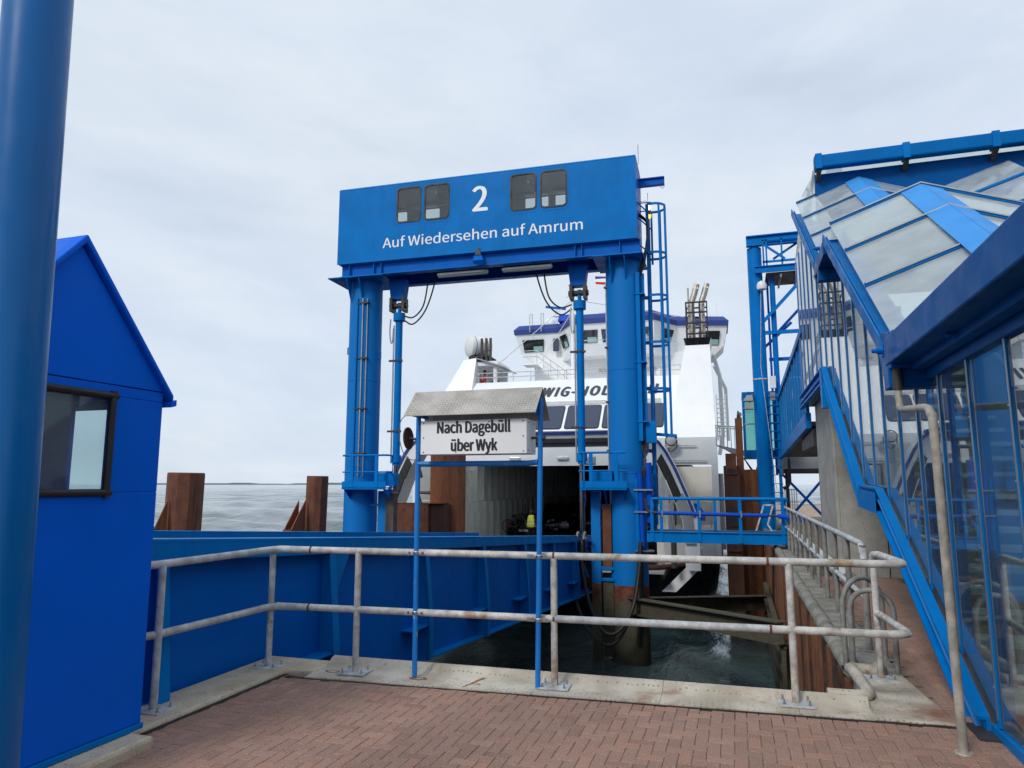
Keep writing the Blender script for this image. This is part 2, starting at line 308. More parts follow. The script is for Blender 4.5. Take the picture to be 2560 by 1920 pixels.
# ------------------------------------------------------------------ mesh helpers
def V(*a): return Vector(a)
class MB:
    def __init__(s): s.v = []; s.f = []; s.mi = []; s.cur = 0
    def add(s, vs, fs):
        o = len(s.v); s.v += [Vector(p) for p in vs]; s.f += [tuple(i + o for i in f) for f in fs]; s.mi += [s.cur] * len(fs); return s
    def box(s, x0, x1, y0, y1, z0, z1):
        vs = [(x0, y0, z0), (x1, y0, z0), (x1, y1, z0), (x0, y1, z0), (x0, y0, z1), (x1, y0, z1), (x1, y1, z1), (x0, y1, z1)]
        return s.add(vs, [(0, 3, 2, 1), (4, 5, 6, 7), (0, 1, 5, 4), (1, 2, 6, 5), (2, 3, 7, 6), (3, 0, 4, 7)])
    def bar(s, p0, p1, w, h, up=(0, 0, 1)):
        p0, p1 = Vector(p0), Vector(p1); d = (p1 - p0).normalized(); u = Vector(up)
        if abs(d.dot(u)) > 0.99: u = Vector((0, 1, 0))
        r = d.cross(u).normalized(); u = r.cross(d)
        vs = [p + r * (w / 2 * a) + u * (h / 2 * b) for p in (p0, p1) for a, b in ((-1, -1), (1, -1), (1, 1), (-1, 1))]
        return s.add(vs, [(3, 2, 1, 0), (4, 5, 6, 7), (0, 1, 5, 4), (1, 2, 6, 5), (2, 3, 7, 6), (3, 0, 4, 7)])
    def tube(s, pts, r, n=10, r1=None, caps=True, closed=False):
        P = [Vector(p) for p in pts]; m = len(P); ring = []; prev = None
        for i in range(m):
            if closed: t = (P[(i + 1) % m] - P[i - 1]).normalized()
            else:
                a = (P[i] - P[i - 1]).normalized() if i > 0 else None; b = (P[i + 1] - P[i]).normalized() if i < m - 1 else None
                t = (a + b).normalized() if a and b else (a or b)
            if prev is None:
                u = Vector((0, 0, 1)) if abs(t.z) < 0.9 else Vector((1, 0, 0))
                u = (u - t * u.dot(t)).normalized()
            else: u = (prev - t * prev.dot(t)).normalized()
            prev = u; w = t.cross(u)
            k = 1.0
            if not closed and 0 < i < m - 1: k = 1 / max(0.5, (a.dot(t)))
            rr = r if r1 is None else r + (r1 - r) * i / (m - 1)
            ring.append([P[i] + (u * math.cos(2 * math.pi * j / n) + w * math.sin(2 * math.pi * j / n)) * rr * (1 if k > 1.3 else k) for j in range(n)])
        vs = [p for q in ring for p in q]; fs = []
        for i in range(m if closed else m - 1):
            i2 = (i + 1) % m
            for j in range(n):
                fs.append((i * n + j, i * n + (j + 1) % n, i2 * n + (j + 1) % n, i2 * n + j))
        if caps and not closed: fs += [tuple(range(n - 1, -1, -1)), tuple((m - 1) * n + j for j in range(n))]
        return s.add(vs, fs)
    def prism(s, poly, axis, a0, a1):
        # poly: list of 2D points; axis 'x' (poly=(y,z)), 'y' (poly=(x,z)), 'z' (poly=(x,y))
        def mk(p, a): return {'x': (a, p[0], p[1]), 'y': (p[0], a, p[1]), 'z': (p[0], p[1], a)}[axis]
        n = len(poly); vs = [mk(p, a0) for p in poly] + [mk(p, a1) for p in poly]
        fs = [(i, (i + 1) % n, n + (i + 1) % n, n + i) for i in range(n)] + [tuple(range(n - 1, -1, -1)), tuple(range(n, 2 * n))]
        return s.add(vs, fs)
    def loft(s, A, B):
        n = len(A); return s.add(list(A) + list(B), [(i, (i + 1) % n, n + (i + 1) % n, n + i) for i in range(n)] + [tuple(range(n - 1, -1, -1)), tuple(range(n, 2 * n))])
    def slab(s, q, t):
        # quad (4 points, ordered) thickened by t along its normal
        q = [Vector(p) for p in q]; nrm = (q[1] - q[0]).cross(q[2] - q[0]).normalized() * t
        return s.loft(q, [p + nrm for p in q])
    def lathe(s, prof, axis_p, axis_d, n=24):
        P = Vector(axis_p); d = Vector(axis_d).normalized(); u = Vector((0, 0, 1)) if abs(d.z) < 0.9 else Vector((1, 0, 0))
        u = (u - d * u.dot(d)).normalized(); w = d.cross(u); vs = []; m = len(prof)
        for (r, h) in prof:
            for j in range(n): vs.append(P + d * h + (u * math.cos(2 * math.pi * j / n) + w * math.sin(2 * math.pi * j / n)) * r)
        fs = [(i * n + j, i * n + (j + 1) % n, (i + 1) * n + (j + 1) % n, (i + 1) * n + j) for i in range(m - 1) for j in range(n)]
        fs += [tuple(range(n - 1, -1, -1)), tuple((m - 1) * n + j for j in range(n))]
        return s.add(vs, fs)
    def ring_rect(s, x0, x1, z0, z1, y0, y1, t, rad=0.08, k=4):
        # rounded rectangular frame in the XZ plane between depth y0 and y1
        o = rrect(x0, x1, z0, z1, rad, k); i = rrect(x0 + t, x1 - t, z0 + t, z1 - t, max(0.01, rad - t), k); n = len(o)
        vs = [(p[0], y, p[1]) for y in (y0, y1) for q in (o, i) for p in q]; fs = []
        for j in range(n):
            j2 = (j + 1) % n
            fs += [(j, j2, n + j2, n + j), (2 * n + j2, 2 * n + j, 3 * n + j, 3 * n + j2), (j2, j, 2 * n + j, 2 * n + j2), (n + j, n + j2, 3 * n + j2, 3 * n + j)]
        return s.add(vs, fs)
    def build(s, name, mat, parent=None, smooth=False, bevel=0.0, seg=2):
        me = bpy.data.meshes.new(name)
        off = Vector(parent.get('_o', (0, 0, 0))) if parent else Vector((0, 0, 0))
        me.from_pydata([p - off for p in s.v], [], s.f)
        mats = mat if isinstance(mat, (list, tuple)) else [mat]
        for m in mats: me.materials.append(M[m])
        if len(mats) > 1: me.polygons.foreach_set('material_index', s.mi)
        bm = bmesh.new(); bm.from_mesh(me); bmesh.ops.recalc_face_normals(bm, faces=bm.faces)
        if bevel:
            es = [e for e in bm.edges if len(e.link_faces) == 2 and e.calc_face_angle(0) > 0.6]
            bmesh.ops.bevel(bm, geom=es, offset=bevel, segments=seg, affect='EDGES', profile=0.5, clamp_overlap=True)
        bm.to_mesh(me); bm.free()
        if smooth:
            me.polygons.foreach_set('use_smooth', [True] * len(me.polygons))
            me.set_sharp_from_angle(angle=R(38))
        o = bpy.data.objects.new(name, me); C.objects.link(o)
        if parent: o.parent = parent; o['_o'] = tuple(off)
        return o
def rrect(x0, x1, z0, z1, r, k=4):
    pts = []
    for cx, cz, a in ((x1 - r, z1 - r, 0), (x0 + r, z1 - r, 90), (x0 + r, z0 + r, 180), (x1 - r, z0 + r, 270)):
        for i in range(k + 1):
            t = R(a + 90 * i / k); pts.append((cx + r * math.cos(t), cz + r * math.sin(t)))
    return pts
def tag(o, label=None, cat=None, group=None, kind=None):
    if label: o['label'] = label
    if cat: o['category'] = cat
    if group: o['group'] = group
    if kind: o['kind'] = kind
    return o
def thing(name, loc, label, cat, group=None, rz=0.0, local=False):
    o = bpy.data.objects.new(name, None); C.objects.link(o); o.location = loc; o.rotation_euler = (0, 0, rz); o.empty_display_size = 0.3
    o['_o'] = (0, 0, 0) if local else tuple(loc)
    return tag(o, label, cat, group)
def struct(name, mb, mat, parent=None, **k):
    o = mb.build(name, mat, parent, **k)
    if not parent: o['kind'] = 'structure'
    return o
def arc(c, r, a0, a1, n, plane='xz'):
    out = []
    for i in range(n + 1):
        a = R(a0 + (a1 - a0) * i / n); p = (r * math.cos(a), r * math.sin(a))
        out.append(V(c[0] + p[0], c[1], c[2] + p[1]) if plane == 'xz' else V(c[0] + p[0], c[1] + p[1], c[2]) if plane == 'xy' else V(c[0], c[1] + p[0], c[2] + p[1]))
    return out
def curve(pts, n=8):
    # Catmull-Rom through points
    P = [Vector(p) for p in pts]; P = [P[0] * 2 - P[1]] + P + [P[-1] * 2 - P[-2]]; out = []
    for i in range(1, len(P) - 2):
        for k in range(n):
            t = k / n; a, b, c, d = P[i - 1:i + 3]
            out.append(0.5 * ((2 * b) + (c - a) * t + (2 * a - 5 * b + 4 * c - d) * t * t + (3 * b - a - 3 * c + d) * t ** 3))
    return out + [P[-2]]
try:                                         # grotesque typeface that ships inside Blender itself
    import os
    SANS = bpy.data.fonts.load(os.path.join(bpy.utils.system_resource('DATAFILES'), 'fonts', 'Noto Sans CJK Regular.woff2'))
except Exception:
    SANS = None
def _cap():
    cu = bpy.data.curves.new('cap', 'FONT'); cu.body = 'H'
    if SANS: cu.font = SANS
    to = bpy.data.objects.new('cap', cu); C.objects.link(to)
    me = bpy.data.meshes.new_from_object(to.evaluated_get(bpy.context.evaluated_depsgraph_get())); bpy.data.objects.remove(to)
    return max(v.co.y for v in me.vertices)
CAP = _cap()
def lettering(name, text, mat, parent, x0, x1, z0, h, fn, depth=0.006, bold=0.0, shear=0.0, track=1.0):
    """Mesh lettering fitted between x0..x1 with cap height h above z0; fn(x, z, d) maps to a point of the parent.
    Weight is added by laying slightly shifted copies over each other, each a hair prouder than the last."""
    cu = bpy.data.curves.new(name, 'FONT'); cu.body = text
    if SANS: cu.font = SANS
    cu.size = 1.0; cu.resolution_u = 5; cu.shear = shear; cu.space_character = track
    to = bpy.data.objects.new(name + '_src', cu); C.objects.link(to)
    dg = bpy.context.evaluated_depsgraph_get(); src = bpy.data.meshes.new_from_object(to.evaluated_get(dg))
    bpy.data.objects.remove(to)
    cap = CAP; xs = [v.co.x for v in src.vertices]; a, b = min(xs), max(xs)
    shifts = [(0, 0)] if not bold else [(-bold, 0), (bold, 0), (-bold / 2, bold * .45), (bold / 2, -bold * .45), (0, 0)]
    vs = []; fs = []; off = Vector(parent['_o'])
    for i, (sx, sz) in enumerate(shifts):
        o = len(vs)
        for v in src.vertices:
            x = x0 + (v.co.x + sx - a + bold) / (b - a + 2 * bold) * (x1 - x0); z = z0 + (v.co.y + sz) / cap * h
            vs.append(fn(x, z, -depth * (0.8 + 0.03 * i)) - off)
        fs += [tuple(k + o for k in p.vertices) for p in src.polygons]
    me = bpy.data.meshes.new(name); me.from_pydata(vs, [], fs); me.materials.append(M[mat])
    o = bpy.data.objects.new(name, me); C.objects.link(o); o.parent = parent; o['_o'] = parent['_o']
    return o

# ================================================================== SETTING
WZ = -3.55
def build_sea():
    import numpy as np
    rng = np.random.default_rng(5)
    ang = np.concatenate([np.arange(-60, 60.01, 0.22), np.arange(65, 300, 5)]) + 17.5      # fine in front, coarse behind
    rad = np.exp(np.arange(math.log(3.0), math.log(42000), 0.0115))
    A, Rr = np.meshgrid(np.radians(ang), rad); x = -np.sin(A) * Rr; y = np.cos(A) * Rr; h = np.zeros_like(x)
    step = Rr * 0.0115
    for i in range(46):
        lam = 0.7 * (60 / 0.7) ** (i / 45.0); th = math.radians(62) + rng.normal(0, 0.55); k = 2 * math.pi / lam
        amp = 0.0062 * lam ** 0.93 * (1.7 if lam < 7 else 1.0) * rng.uniform(0.7, 1.2) * np.clip((lam / step - 2.5) / 3.0, 0, 1)
        ph = (x * math.cos(th) + y * math.sin(th)) * k + rng.uniform(0, 6.28)
        h += amp * (np.sin(ph) + 0.25 * np.sin(2 * ph + 1.2))
    calm = np.where((x > -13) & (x < 1.6) & (y < 60), 0.35, 1.0); h *= calm
    nr, na = x.shape; co = np.stack([x, y, WZ + h], -1).reshape(-1, 3).astype('f4')
    i0 = (np.arange(nr - 1)[:, None] * na + np.arange(na)[None, :]).ravel(); i1 = (np.arange(nr - 1)[:, None] * na + (np.arange(na)[None, :] + 1) % na).ravel()
    q = np.stack([i0, i0 + na, i1 + na, i1], -1).astype('i4'); nf = len(q)
    me = bpy.data.meshes.new('sea'); me.vertices.add(len(co)); me.vertices.foreach_set('co', co.ravel())
    me.loops.add(nf * 4); me.loops.foreach_set('vertex_index', q.ravel()); me.polygons.add(nf)
    me.polygons.foreach_set('loop_start', np.arange(0, nf * 4, 4, dtype='i4')); me.polygons.foreach_set('loop_total', np.full(nf, 4, dtype='i4'))
    me.update(calc_edges=True); me.polygons.foreach_set('use_smooth', [True] * nf); me.materials.append(M['water'])
    o = bpy.data.objects.new('sea', me); C.objects.link(o); o['kind'] = 'structure'
build_sea()
def coast():
    mb = MB(); rnd = random.Random(3); n = 160; xs = [-9500 + i * 62 for i in range(n)]
    top = []
    for i, x in enumerate(xs):
        k = min(1, i / 12, (n - 1 - i) / 30)
        top.append(WZ + 3 + k * (15 + 7 * math.sin(i * 0.23) + 5 * math.sin(i * 0.71 + 1) + rnd.uniform(-2, 2)))
    vs = []; fs = []
    for x, t in zip(xs, top): vs += [(x, 9000, WZ - 1), (x, 9060, t), (x, 9400, t), (x, 9460, WZ - 1)]
    for i in range(n - 1):
        for j in range(3): a = i * 4 + j; fs.append((a, a + 4, a + 5, a + 1))
    mb.add(vs, fs); return struct('distant_coast', mb, 'land')
coast()

# --- quay bodies
EDGE = 5.52                                  # inner line between pavers and steel cap
g = MB()
g.box(-3.86, 12, -14, EDGE, -4.5, -0.0045)    # land the photographer stands on
g.prism([(1.30, EDGE), (12, EDGE), (12, 64), (1.30, 64)], 'z', -4.5, -0.0055)
pavement = struct('pavement', g, 'joint')
struct('approach_road', MB().box(-16, -5.6, -14, 4.0, -4.5, -0.02), 'asphalt')
kerb = MB().prism([(-4.32, 3.6), (-3.865, 3.6), (-3.865, EDGE + 0.02), (-3.86, 5.62), (-3.6, 5.66), (-3.62, 6.04), (-4.32, 6.04)], 'z', -4.5, 0.03)
struct('concrete_kerb', kerb, 'kerb', bevel=0.02)
# irregular bitumen seal along the kerb and the steel cap
def seal(name, a, b, w, seed):
    rnd = random.Random(seed); a, b = Vector(a), Vector(b); n = 40; d = (b - a) / n; nr = Vector((-d.y, d.x, 0)).normalized(); vs = []; fs = []
    for i in range(n + 1):
        p = a + d * i; vs += [p - nr * (w * rnd.uniform(0.25, 0.6)), p + nr * (w * rnd.uniform(0.25, 0.9))]
    fs = [(2 * i, 2 * i + 1, 2 * i + 3, 2 * i + 2) for i in range(n)]
    return struct(name, MB().add(vs, fs), 'seal')
seal('bitumen_seal', (-3.845, 3.6, 0.0035), (-3.845, 5.6, 0.0035), 0.06, 1)
seal('bitumen_seal', (-3.80, 5.525, 0.0035), (1.40, 5.785, 0.0035), 0.045, 2)
# steel cap of the near quay edge: sloped plate with a rounded lip
cap = MB()
prof = [(0.0, -0.03), (0.0, 0.012), (0.36, 0.022), (0.43, 0.045), (0.47, 0.075), (0.52, 0.085), (0.56, 0.07), (0.575, 0.03), (0.575, -0.5), (0.54, -0.5), (0.54, -0.03)]
ends = [(-3.62, 5.53), (1.36, 5.80)]
def cap_pt(t, q):
    x = ends[0][0] + (ends[1][0] - ends[0][0]) * t; y0 = ends[0][1] + (ends[1][1] - ends[0][1]) * t; wid = 0.94 + t * (-0.36)
    return (x, y0 + q[0] * wid, q[1])
for i in range(5):
    a, b = i / 5 + (0.0006 if i else 0), (i + 1) / 5
    if i < 4: pass
    cap.loft([cap_pt(a, q) for q in prof], [cap_pt(b if i < 4 else 0.90, q) for q in prof])
capo = struct('quay_edge_cap', cap, 'capsteel', smooth=True)
def stain(pts_in, pts_out, nm='rust_ring'):
    n = len(pts_in); MB().add(pts_in + pts_out, [(i, (i + 1) % n, n + (i + 1) % n, n + i) for i in range(n)]).build(nm, 'rust_stain', capo)
rs_ = random.Random(21)
for (t_, q_, r0) in ((0.03, 0.22, 0.055), (0.195, 0.20, 0.06), (0.30, 0.17, 0.03)):
    c = V(*cap_pt(t_, (q_, 0))); zf = 0.012 + 0.01 * (q_ / 0.36) + 0.0012
    A = []; B = []
    for i in range(28):
        a = R(i * 360 / 28); k = 1 + rs_.uniform(-.08, .08)
        A.append((c.x + r0 * 1.35 * k * math.cos(a), c.y + r0 * .75 * k * math.sin(a), zf)); B.append((c.x + r0 * 1.35 * (k * 0.62 + rs_.uniform(-.05, .05)) * math.cos(a), c.y + r0 * .75 * k * 0.6 * math.sin(a), zf + 0.0002))
    stain(A, B)
pl = [cap_pt(0.285 + 0.018 * i / 9 + rs_.uniform(-.001, .001), (0.04 + 0.036 * i, 0)) for i in range(10)]
vs_ = []; prof_z = lambda q: 0.0135 + 0.01 * min(q, .36) / .36 + (0.03 * max(0, q - .36) / .07 if q > .36 else 0)
for i, p in enumerate(pl):
    w0 = 0.004 + 0.0016 * i; zz = prof_z(0.04 + 0.036 * i) + 0.002; vs_ += [(p[0] - w0, p[1], zz), (p[0] + w0, p[1], zz)]
MB().add(vs_, [(2 * i, 2 * i + 1, 2 * i + 3, 2 * i + 2) for i in range(9)]).build('rust_streak', 'rust_stain', capo)
# corner plate and its raised curl towards the side wall
cp = MB().prism([(0.862, 6.28), (0.862, 5.79), (1.40, 5.815), (1.34, 6.5), (1.285, 7.35), (0.92, 7.35), (0.90, 6.9)], 'z', -0.5, 0.016)
struct('corner_plate', cp, 'capsteel', bevel=0.008)
lip = MB().tube(curve([(0.60, 6.20, 0.045), (0.80, 6.21, 0.045), (0.90, 6.30, 0.05), (0.90, 6.6, 0.06), (0.89, 6.95, 0.06), (0.90, 7.08, 0.05), (1.12, 7.10, 0.04), (1.14, 7.3, 0.03)], 6), 0.05, 10)
struct('rounded_lip', lip, 'capsteel', smooth=True)
# side quay: cap strip with pipe edge, sheet piles below
sidecap = MB().box(0.95, 1.29, 7.12, 64, -0.5, 0.014); struct('side_quay_cap', sidecap, 'cap_concrete')
pe = thing('quay_edge_pipe', (0.93, 7.35, 0), 'grey concrete-filled pipe edging on top of the rusty sheet piles', 'pipe edging')
y = 7.38
for k in range(16):
    y1 = y + 2.35
    MB().tube([(0.93, y, -0.015), (0.93, y1 - 0.012, -0.015)], 0.085, 14).build('edge_pipe', 'cap_concrete', pe, smooth=True)
    if k: MB().tube([(0.93, y - 0.03, -0.015), (0.93, y + 0.03, -0.015)], 0.095, 14).build('pipe_collar', 'galv_dull', pe, smooth=True)
    y = y1
wall = struct('quay_wall', MB().box(1.12, 1.38, 7.0, 64, -5, -0.05).box(-3.6, 0.9, 5.9, 6.0, -5, -0.05), 'rust_dark')
sp_me = None
for k in range(90):
    y = 7.0 + k * 0.46
    if sp_me is None:
        q = [(1.10, 0.0), (1.10, 0.10), (0.85, 0.17), (0.85, 0.29), (1.10, 0.36), (1.10, 0.452), (1.13, 0.452), (1.13, 0.0)]
        o = MB().prism([(a, b) for a, b in q], 'z', -5.0, -0.07).build('sheet_pile', 'sheet', wall, bevel=0.012); sp_me = o.data; o.location = (0, y, 0)
    else:
        o = bpy.data.objects.new('sheet_pile', sp_me); C.objects.link(o); o.parent = wall; o.location = (0, y, 0)
sp2 = None
for k in range(3):                            # piles of the short return wall under the corner plate
    o = bpy.data.objects.new('sheet_pile', sp_me); C.objects.link(o); o.parent = wall; o.location = (1.70 - 1.75, 6.15 + k * 0.30, -0.1); o.location.x = 0.03; o.scale = (1, 0.6, 1)
# beach and mole behind the right quay
struct('sandy_mole', MB().prism([(1.42, 40), (14, 40), (16, 62), (1.42, 62)], 'z', -4.5, -0.004), 'sand')

# --- clinker pavers in herringbone: the largest 300 as single pieces, the rest joined
def herringbone():
    cells = []; a = 0.082
    def ok(x, y):
        if y > EDGE + 0.035 + 0.052 * (x + 3.72): near = False
        else: near = -3.92 < x < 2.6 and y > 2.7
        path = 1.33 + max(0, 6.2 - y) * 0.1 < x < 2.6 and 5.4 < y < 14.3
        return near or path
    for r in range(30, 180):
        for c in range(-52, 36):
            k = (c - r) % 4
            x, y = c * a, r * a
            if k == 0: cx, cy, rot = x + a, y + a / 2, 0
            elif k == 3: cx, cy, rot = x + a / 2, y + a, 1
            else: continue
            if ok(cx, cy): cells.append((cx, cy, rot))
    return cells
cells = herringbone()
def brick_mesh():
    mb = MB(); l, w = 0.1608, 0.0788; b = 0.004
    mb.loft([(-l / 2, -w / 2, -0.03), (l / 2, -w / 2, -0.03), (l / 2, w / 2, -0.03), (-l / 2, w / 2, -0.03)],
            [(-l / 2, -w / 2, -b), (l / 2, -w / 2, -b), (l / 2, w / 2, -b), (-l / 2, w / 2, -b)])
    mb.f.pop(); mb.mi.pop()
    o = len(mb.v); i = b
    mb.v += [V(-l / 2 + i, -w / 2 + i, 0), V(l / 2 - i, -w / 2 + i, 0), V(l / 2 - i, w / 2 - i, 0), V(-l / 2 + i, w / 2 - i, 0)]
    mb.f += [(o, o + 1, o + 2, o + 3)] + [(o - 4 + j, o - 4 + (j + 1) % 4, o + (j + 1) % 4, o + j) for j in range(4)]; mb.mi += [0] * 5
    return mb
ph, ch = math.sin(R(17.5)), math.cos(R(17.5))
def seen(c):
    x, y = c[0], c[1]; xc = x * ch + y * ph; yc = -x * ph + y * ch
    if yc < 1: return 9e9
    u = xc / yc * 1764; v = (1.65 / yc)
    if yc < 4.3 or abs(u) > 1330 * 1.05: return 1e6 + yc
    return yc
cells.sort(key=seen)
rb = random.Random(11); bmsh = None
for (x, y, rot) in cells[:300]:
    if bmsh is None:
        o = brick_mesh().build('brick', 'brick', pavement); bmsh = o.data
    else:
        o = bpy.data.objects.new('brick', bmsh); C.objects.link(o); o.parent = pavement
    o.location = (x, y, rb.uniform(-0.0022, 0.0012)); o.rotation_euler = (R(rb.uniform(-0.7, 0.7)), R(rb.uniform(-0.5, 0.5)), R(90 * rot + rb.uniform(-1.0, 1.0)))
rest = MB(); proto = brick_mesh()
for (x, y, rot) in cells[300:]:
    m = Matrix.Translation((x, y, rb.uniform(-0.0022, 0.0012))) @ Matrix.Rotation(R(90 * rot + rb.uniform(-1, 1)), 4, 'Z') @ Matrix.Rotation(R(rb.uniform(-0.6, 0.6)), 4, 'X')
    rest.add([m @ p for p in proto.v], proto.f)
ro = rest.build('brick_field', 'brick', pavement); ro['kind'] = 'stuff'

# ================================================================== BOOTH, POLE
bx, by0, by1, bz, rz_ = -3.78, 2.46, 3.92, 2.28, 3.12
booth = thing('booth', (-4.5, 3.2, 0.02), 'small ultramarine metal booth with steep gable roof behind the thick pole', 'booth')
ymid = (by0 + by1) / 2; xb = -5.3
w_ = MB(); t = 0.04
WY0, WY1, WZ0, WZ1 = 2.62, 3.50, 1.60, 2.21     # window in the visible face
w_.box(bx - t, bx, by0, by1, 0.112, WZ0); w_.box(bx - t, bx, by0, by1, WZ1, bz); w_.box(bx - t, bx, by0, WY0, WZ0, WZ1); w_.box(bx - t, bx, WY1, by1, WZ0, WZ1)
w_.box(xb, xb + t, by0, by1, 0.112, bz); w_.box(xb + t, bx - t, by0, by0 + t, 0.112, bz)
w_.box(xb + t, bx - t, by1 - t, by1, 0.112, 1.5); w_.box(xb + t, bx - t, by1 - t, by1, 2.24, bz); w_.box(xb + t, -4.56, by1 - t, by1, 1.5, 2.24); w_.box(-4.02, bx - t, by1 - t, by1, 1.5, 2.24)
w_.build('wall', 'blue_booth', booth, bevel=0.006)
MB().prism([(by0 + 0.003, bz + 0.006), (by1 - 0.003, bz + 0.006), (ymid, rz_ - 0.02)], 'x', bx - 0.035, bx + 0.004).build('gable', 'blue_booth', booth)
MB().prism([(by0 + 0.003, bz + 0.006), (by1 - 0.003, bz + 0.006), (ymid, rz_ - 0.02)], 'x', xb, xb + 0.035).build('gable', 'blue_booth', booth)
rf = MB()
k = (rz_ - bz) / (ymid - by0)
e0, e1 = by0 - 0.05, by1 + 0.05
rf.prism([(e0, bz - 0.06), (ymid, rz_), (e1, bz - 0.06), (e1, bz - 0.015), (e1 - 0.002, bz - 0.012), (ymid, rz_ + 0.055), (e0, bz - 0.012)], 'x', xb - 0.04, bx + 0.045)
rf.build('roof', 'blue_booth', booth, bevel=0.01)
MB().prism([(e1 - 0.02, bz - 0.10), (e1 + 0.03, bz - 0.085), (e1 + 0.03, bz - 0.04), (e1 - 0.02, bz - 0.062)], 'x', xb - 0.04, bx + 0.046).build('eave_gutter', 'blue_booth', booth, bevel=0.006)
MB().box(xb - 0.01, bx + 0.012, by0 - 0.01, by1 + 0.012, 0.074, 0.11).build('base_trim', 'blue', booth, bevel=0.004)
wf = MB()
for (a, b, c_, d) in ((WY0 - 0.03, WY1 + 0.03, WZ1 - 0.03, WZ1 + 0.03), (WY0 - 0.03, WY1 + 0.03, WZ0 - 0.03, WZ0 + 0.03)): wf.tube([(bx + 0.01, a, (c_ + d) / 2), (bx + 0.01, b, (c_ + d) / 2)], 0.022, 10)
for yy in (WY0, WY1): wf.tube([(bx + 0.01, yy, WZ0 - 0.03), (bx + 0.01, yy, WZ1 + 0.03)], 0.022, 10)
wo = wf.build('window', 'black', booth, smooth=True)
MB().box(bx - 0.022, bx - 0.014, WY0, WY1, WZ0, WZ1).build('pane', 'glass_booth', wo)
w2 = MB().box(-4.56, -4.02, by1 - 0.05, by1 + 0.01, 1.46, 1.5).build('rear_window', 'dark', booth)
MB().box(-4.56, -4.02, by1 - 0.025, by1 - 0.017, 1.5, 2.24).build('pane', 'glass_booth', w2)
MB().box(xb + t, bx - t, by0 + t, by1 - t, 1.02, 1.06).build('counter', 'grey', booth)
MB().box(xb + t, bx - t, by0 + t, by1 - t, 0.12, 0.14).build('floor', 'grey', booth)
plinth = MB().box(-5.4, -3.60, 2.0, 3.86, -0.2, 0.07)
tag(plinth.build('concrete_plinth', 'kerb', bevel=0.025), 'rough concrete plinth under the blue booth', 'plinth')
pole = thing('steel_pole', (-2.62, 2.06, 0), 'thick glossy blue steel pole rising past the top left corner', 'pole')
lean = V(0.045, 0.0, 0)
MB().lathe([(0.125, 0.02), (0.125, 3.0), (0.125, 7.0)], (-2.66, 2.03, 0), (-0.022, -0.006, 1), 48).build('shaft', 'blue_pole', pole, smooth=True)
MB().box(-2.82, -2.38, 1.86, 2.30, 0.0, 0.03).build('base_plate', 'blue_pole', pole, bevel=0.006)
MB().lathe([(0.01, 0), (0.128, 0.0), (0.12, 0.05), (0.02, 0.09)], (-2.814, 1.988, 7.0), (0, 0, 1), 32).build('cap', 'blue_pole', pole, smooth=True)

# ================================================================== NEAR GUARD RAIL
rail = thing('guard_rail', (-1.5, 5.9, 0), 'two-bar stained galvanised guard rail along the near quay edge', 'railing')
def ry(x): return 5.70 + (x + 4.1) * (6.0 - 5.70) / 5.28
PR = 0.0295
near_posts = [(-4.10, 4.36, 0.03), (-4.08, 5.66, 0.03), (-3.25, ry(-3.25), 0.022), (-1.48, ry(-1.48), 0.022), (0.355, ry(0.355), 0.022), (1.10, 6.93, 0.016)]
def base_plate(px, py, pz, par, s=0.125, rot=0.0, mat='galv'):
    p = MB().box(-s, s, -s * 0.8, s * 0.8, 0, 0.014)
    m = Matrix.Translation((px, py, pz)) @ Matrix.Rotation(rot, 4, 'Z'); p.v = [m @ q for q in p.v]
    b = p.build('base_plate', mat, par, bevel=0.002)
    for sx, sy in ((-1, -1), (1, -1), (1, 1), (-1, 1)):
        c0 = m @ V(sx * s * 0.72, sy * s * 0.52, 0.012)
        MB().lathe([(0.011, 0), (0.011, 0.012), (0.006, 0.012), (0.006, 0.035)], c0, (0, 0, 1), 8).build('bolt', 'steel', par)
    return b
for i, (x, y_, z_) in enumerate(near_posts):
    zt = 1.06
    MB().tube([(x, y_, z_), (x, y_, zt - 0.01)], PR * 0.95, 14).build('post', ['galv', 'galv', 'galv_rusty', 'galv_rusty', 'galv_rusty', 'galv_rusty'][i], rail, smooth=True)
    base_plate(x, y_, z_ - 0.002, rail, rot=0.05)
top_pts = [(-4.22, 4.05, 1.06), (-4.11, 4.36, 1.06), (-4.08, 5.60, 1.06), (-3.98, 5.705, 1.06), (-3.2, ry(-3.2), 1.06), (1.02, ry(1.02), 1.06), (1.13, ry(1.13) + 0.03, 1.06), (1.16, ry(1.13) + 0.12, 1.06), (1.11, 6.88, 1.06), (1.10, 6.94, 1.03), (1.10, 6.945, 0.95)]
def seg(a, b, z, mat, r=PR, name='top_rail'): MB().tube([(p[0], p[1], z) if len(p) == 2 else p for p in (a, b)], r, 14).build(name, mat, rail, smooth=True)
def run(pts, mat, name): MB().tube(pts, PR, 14).build(name, mat, rail, smooth=True)
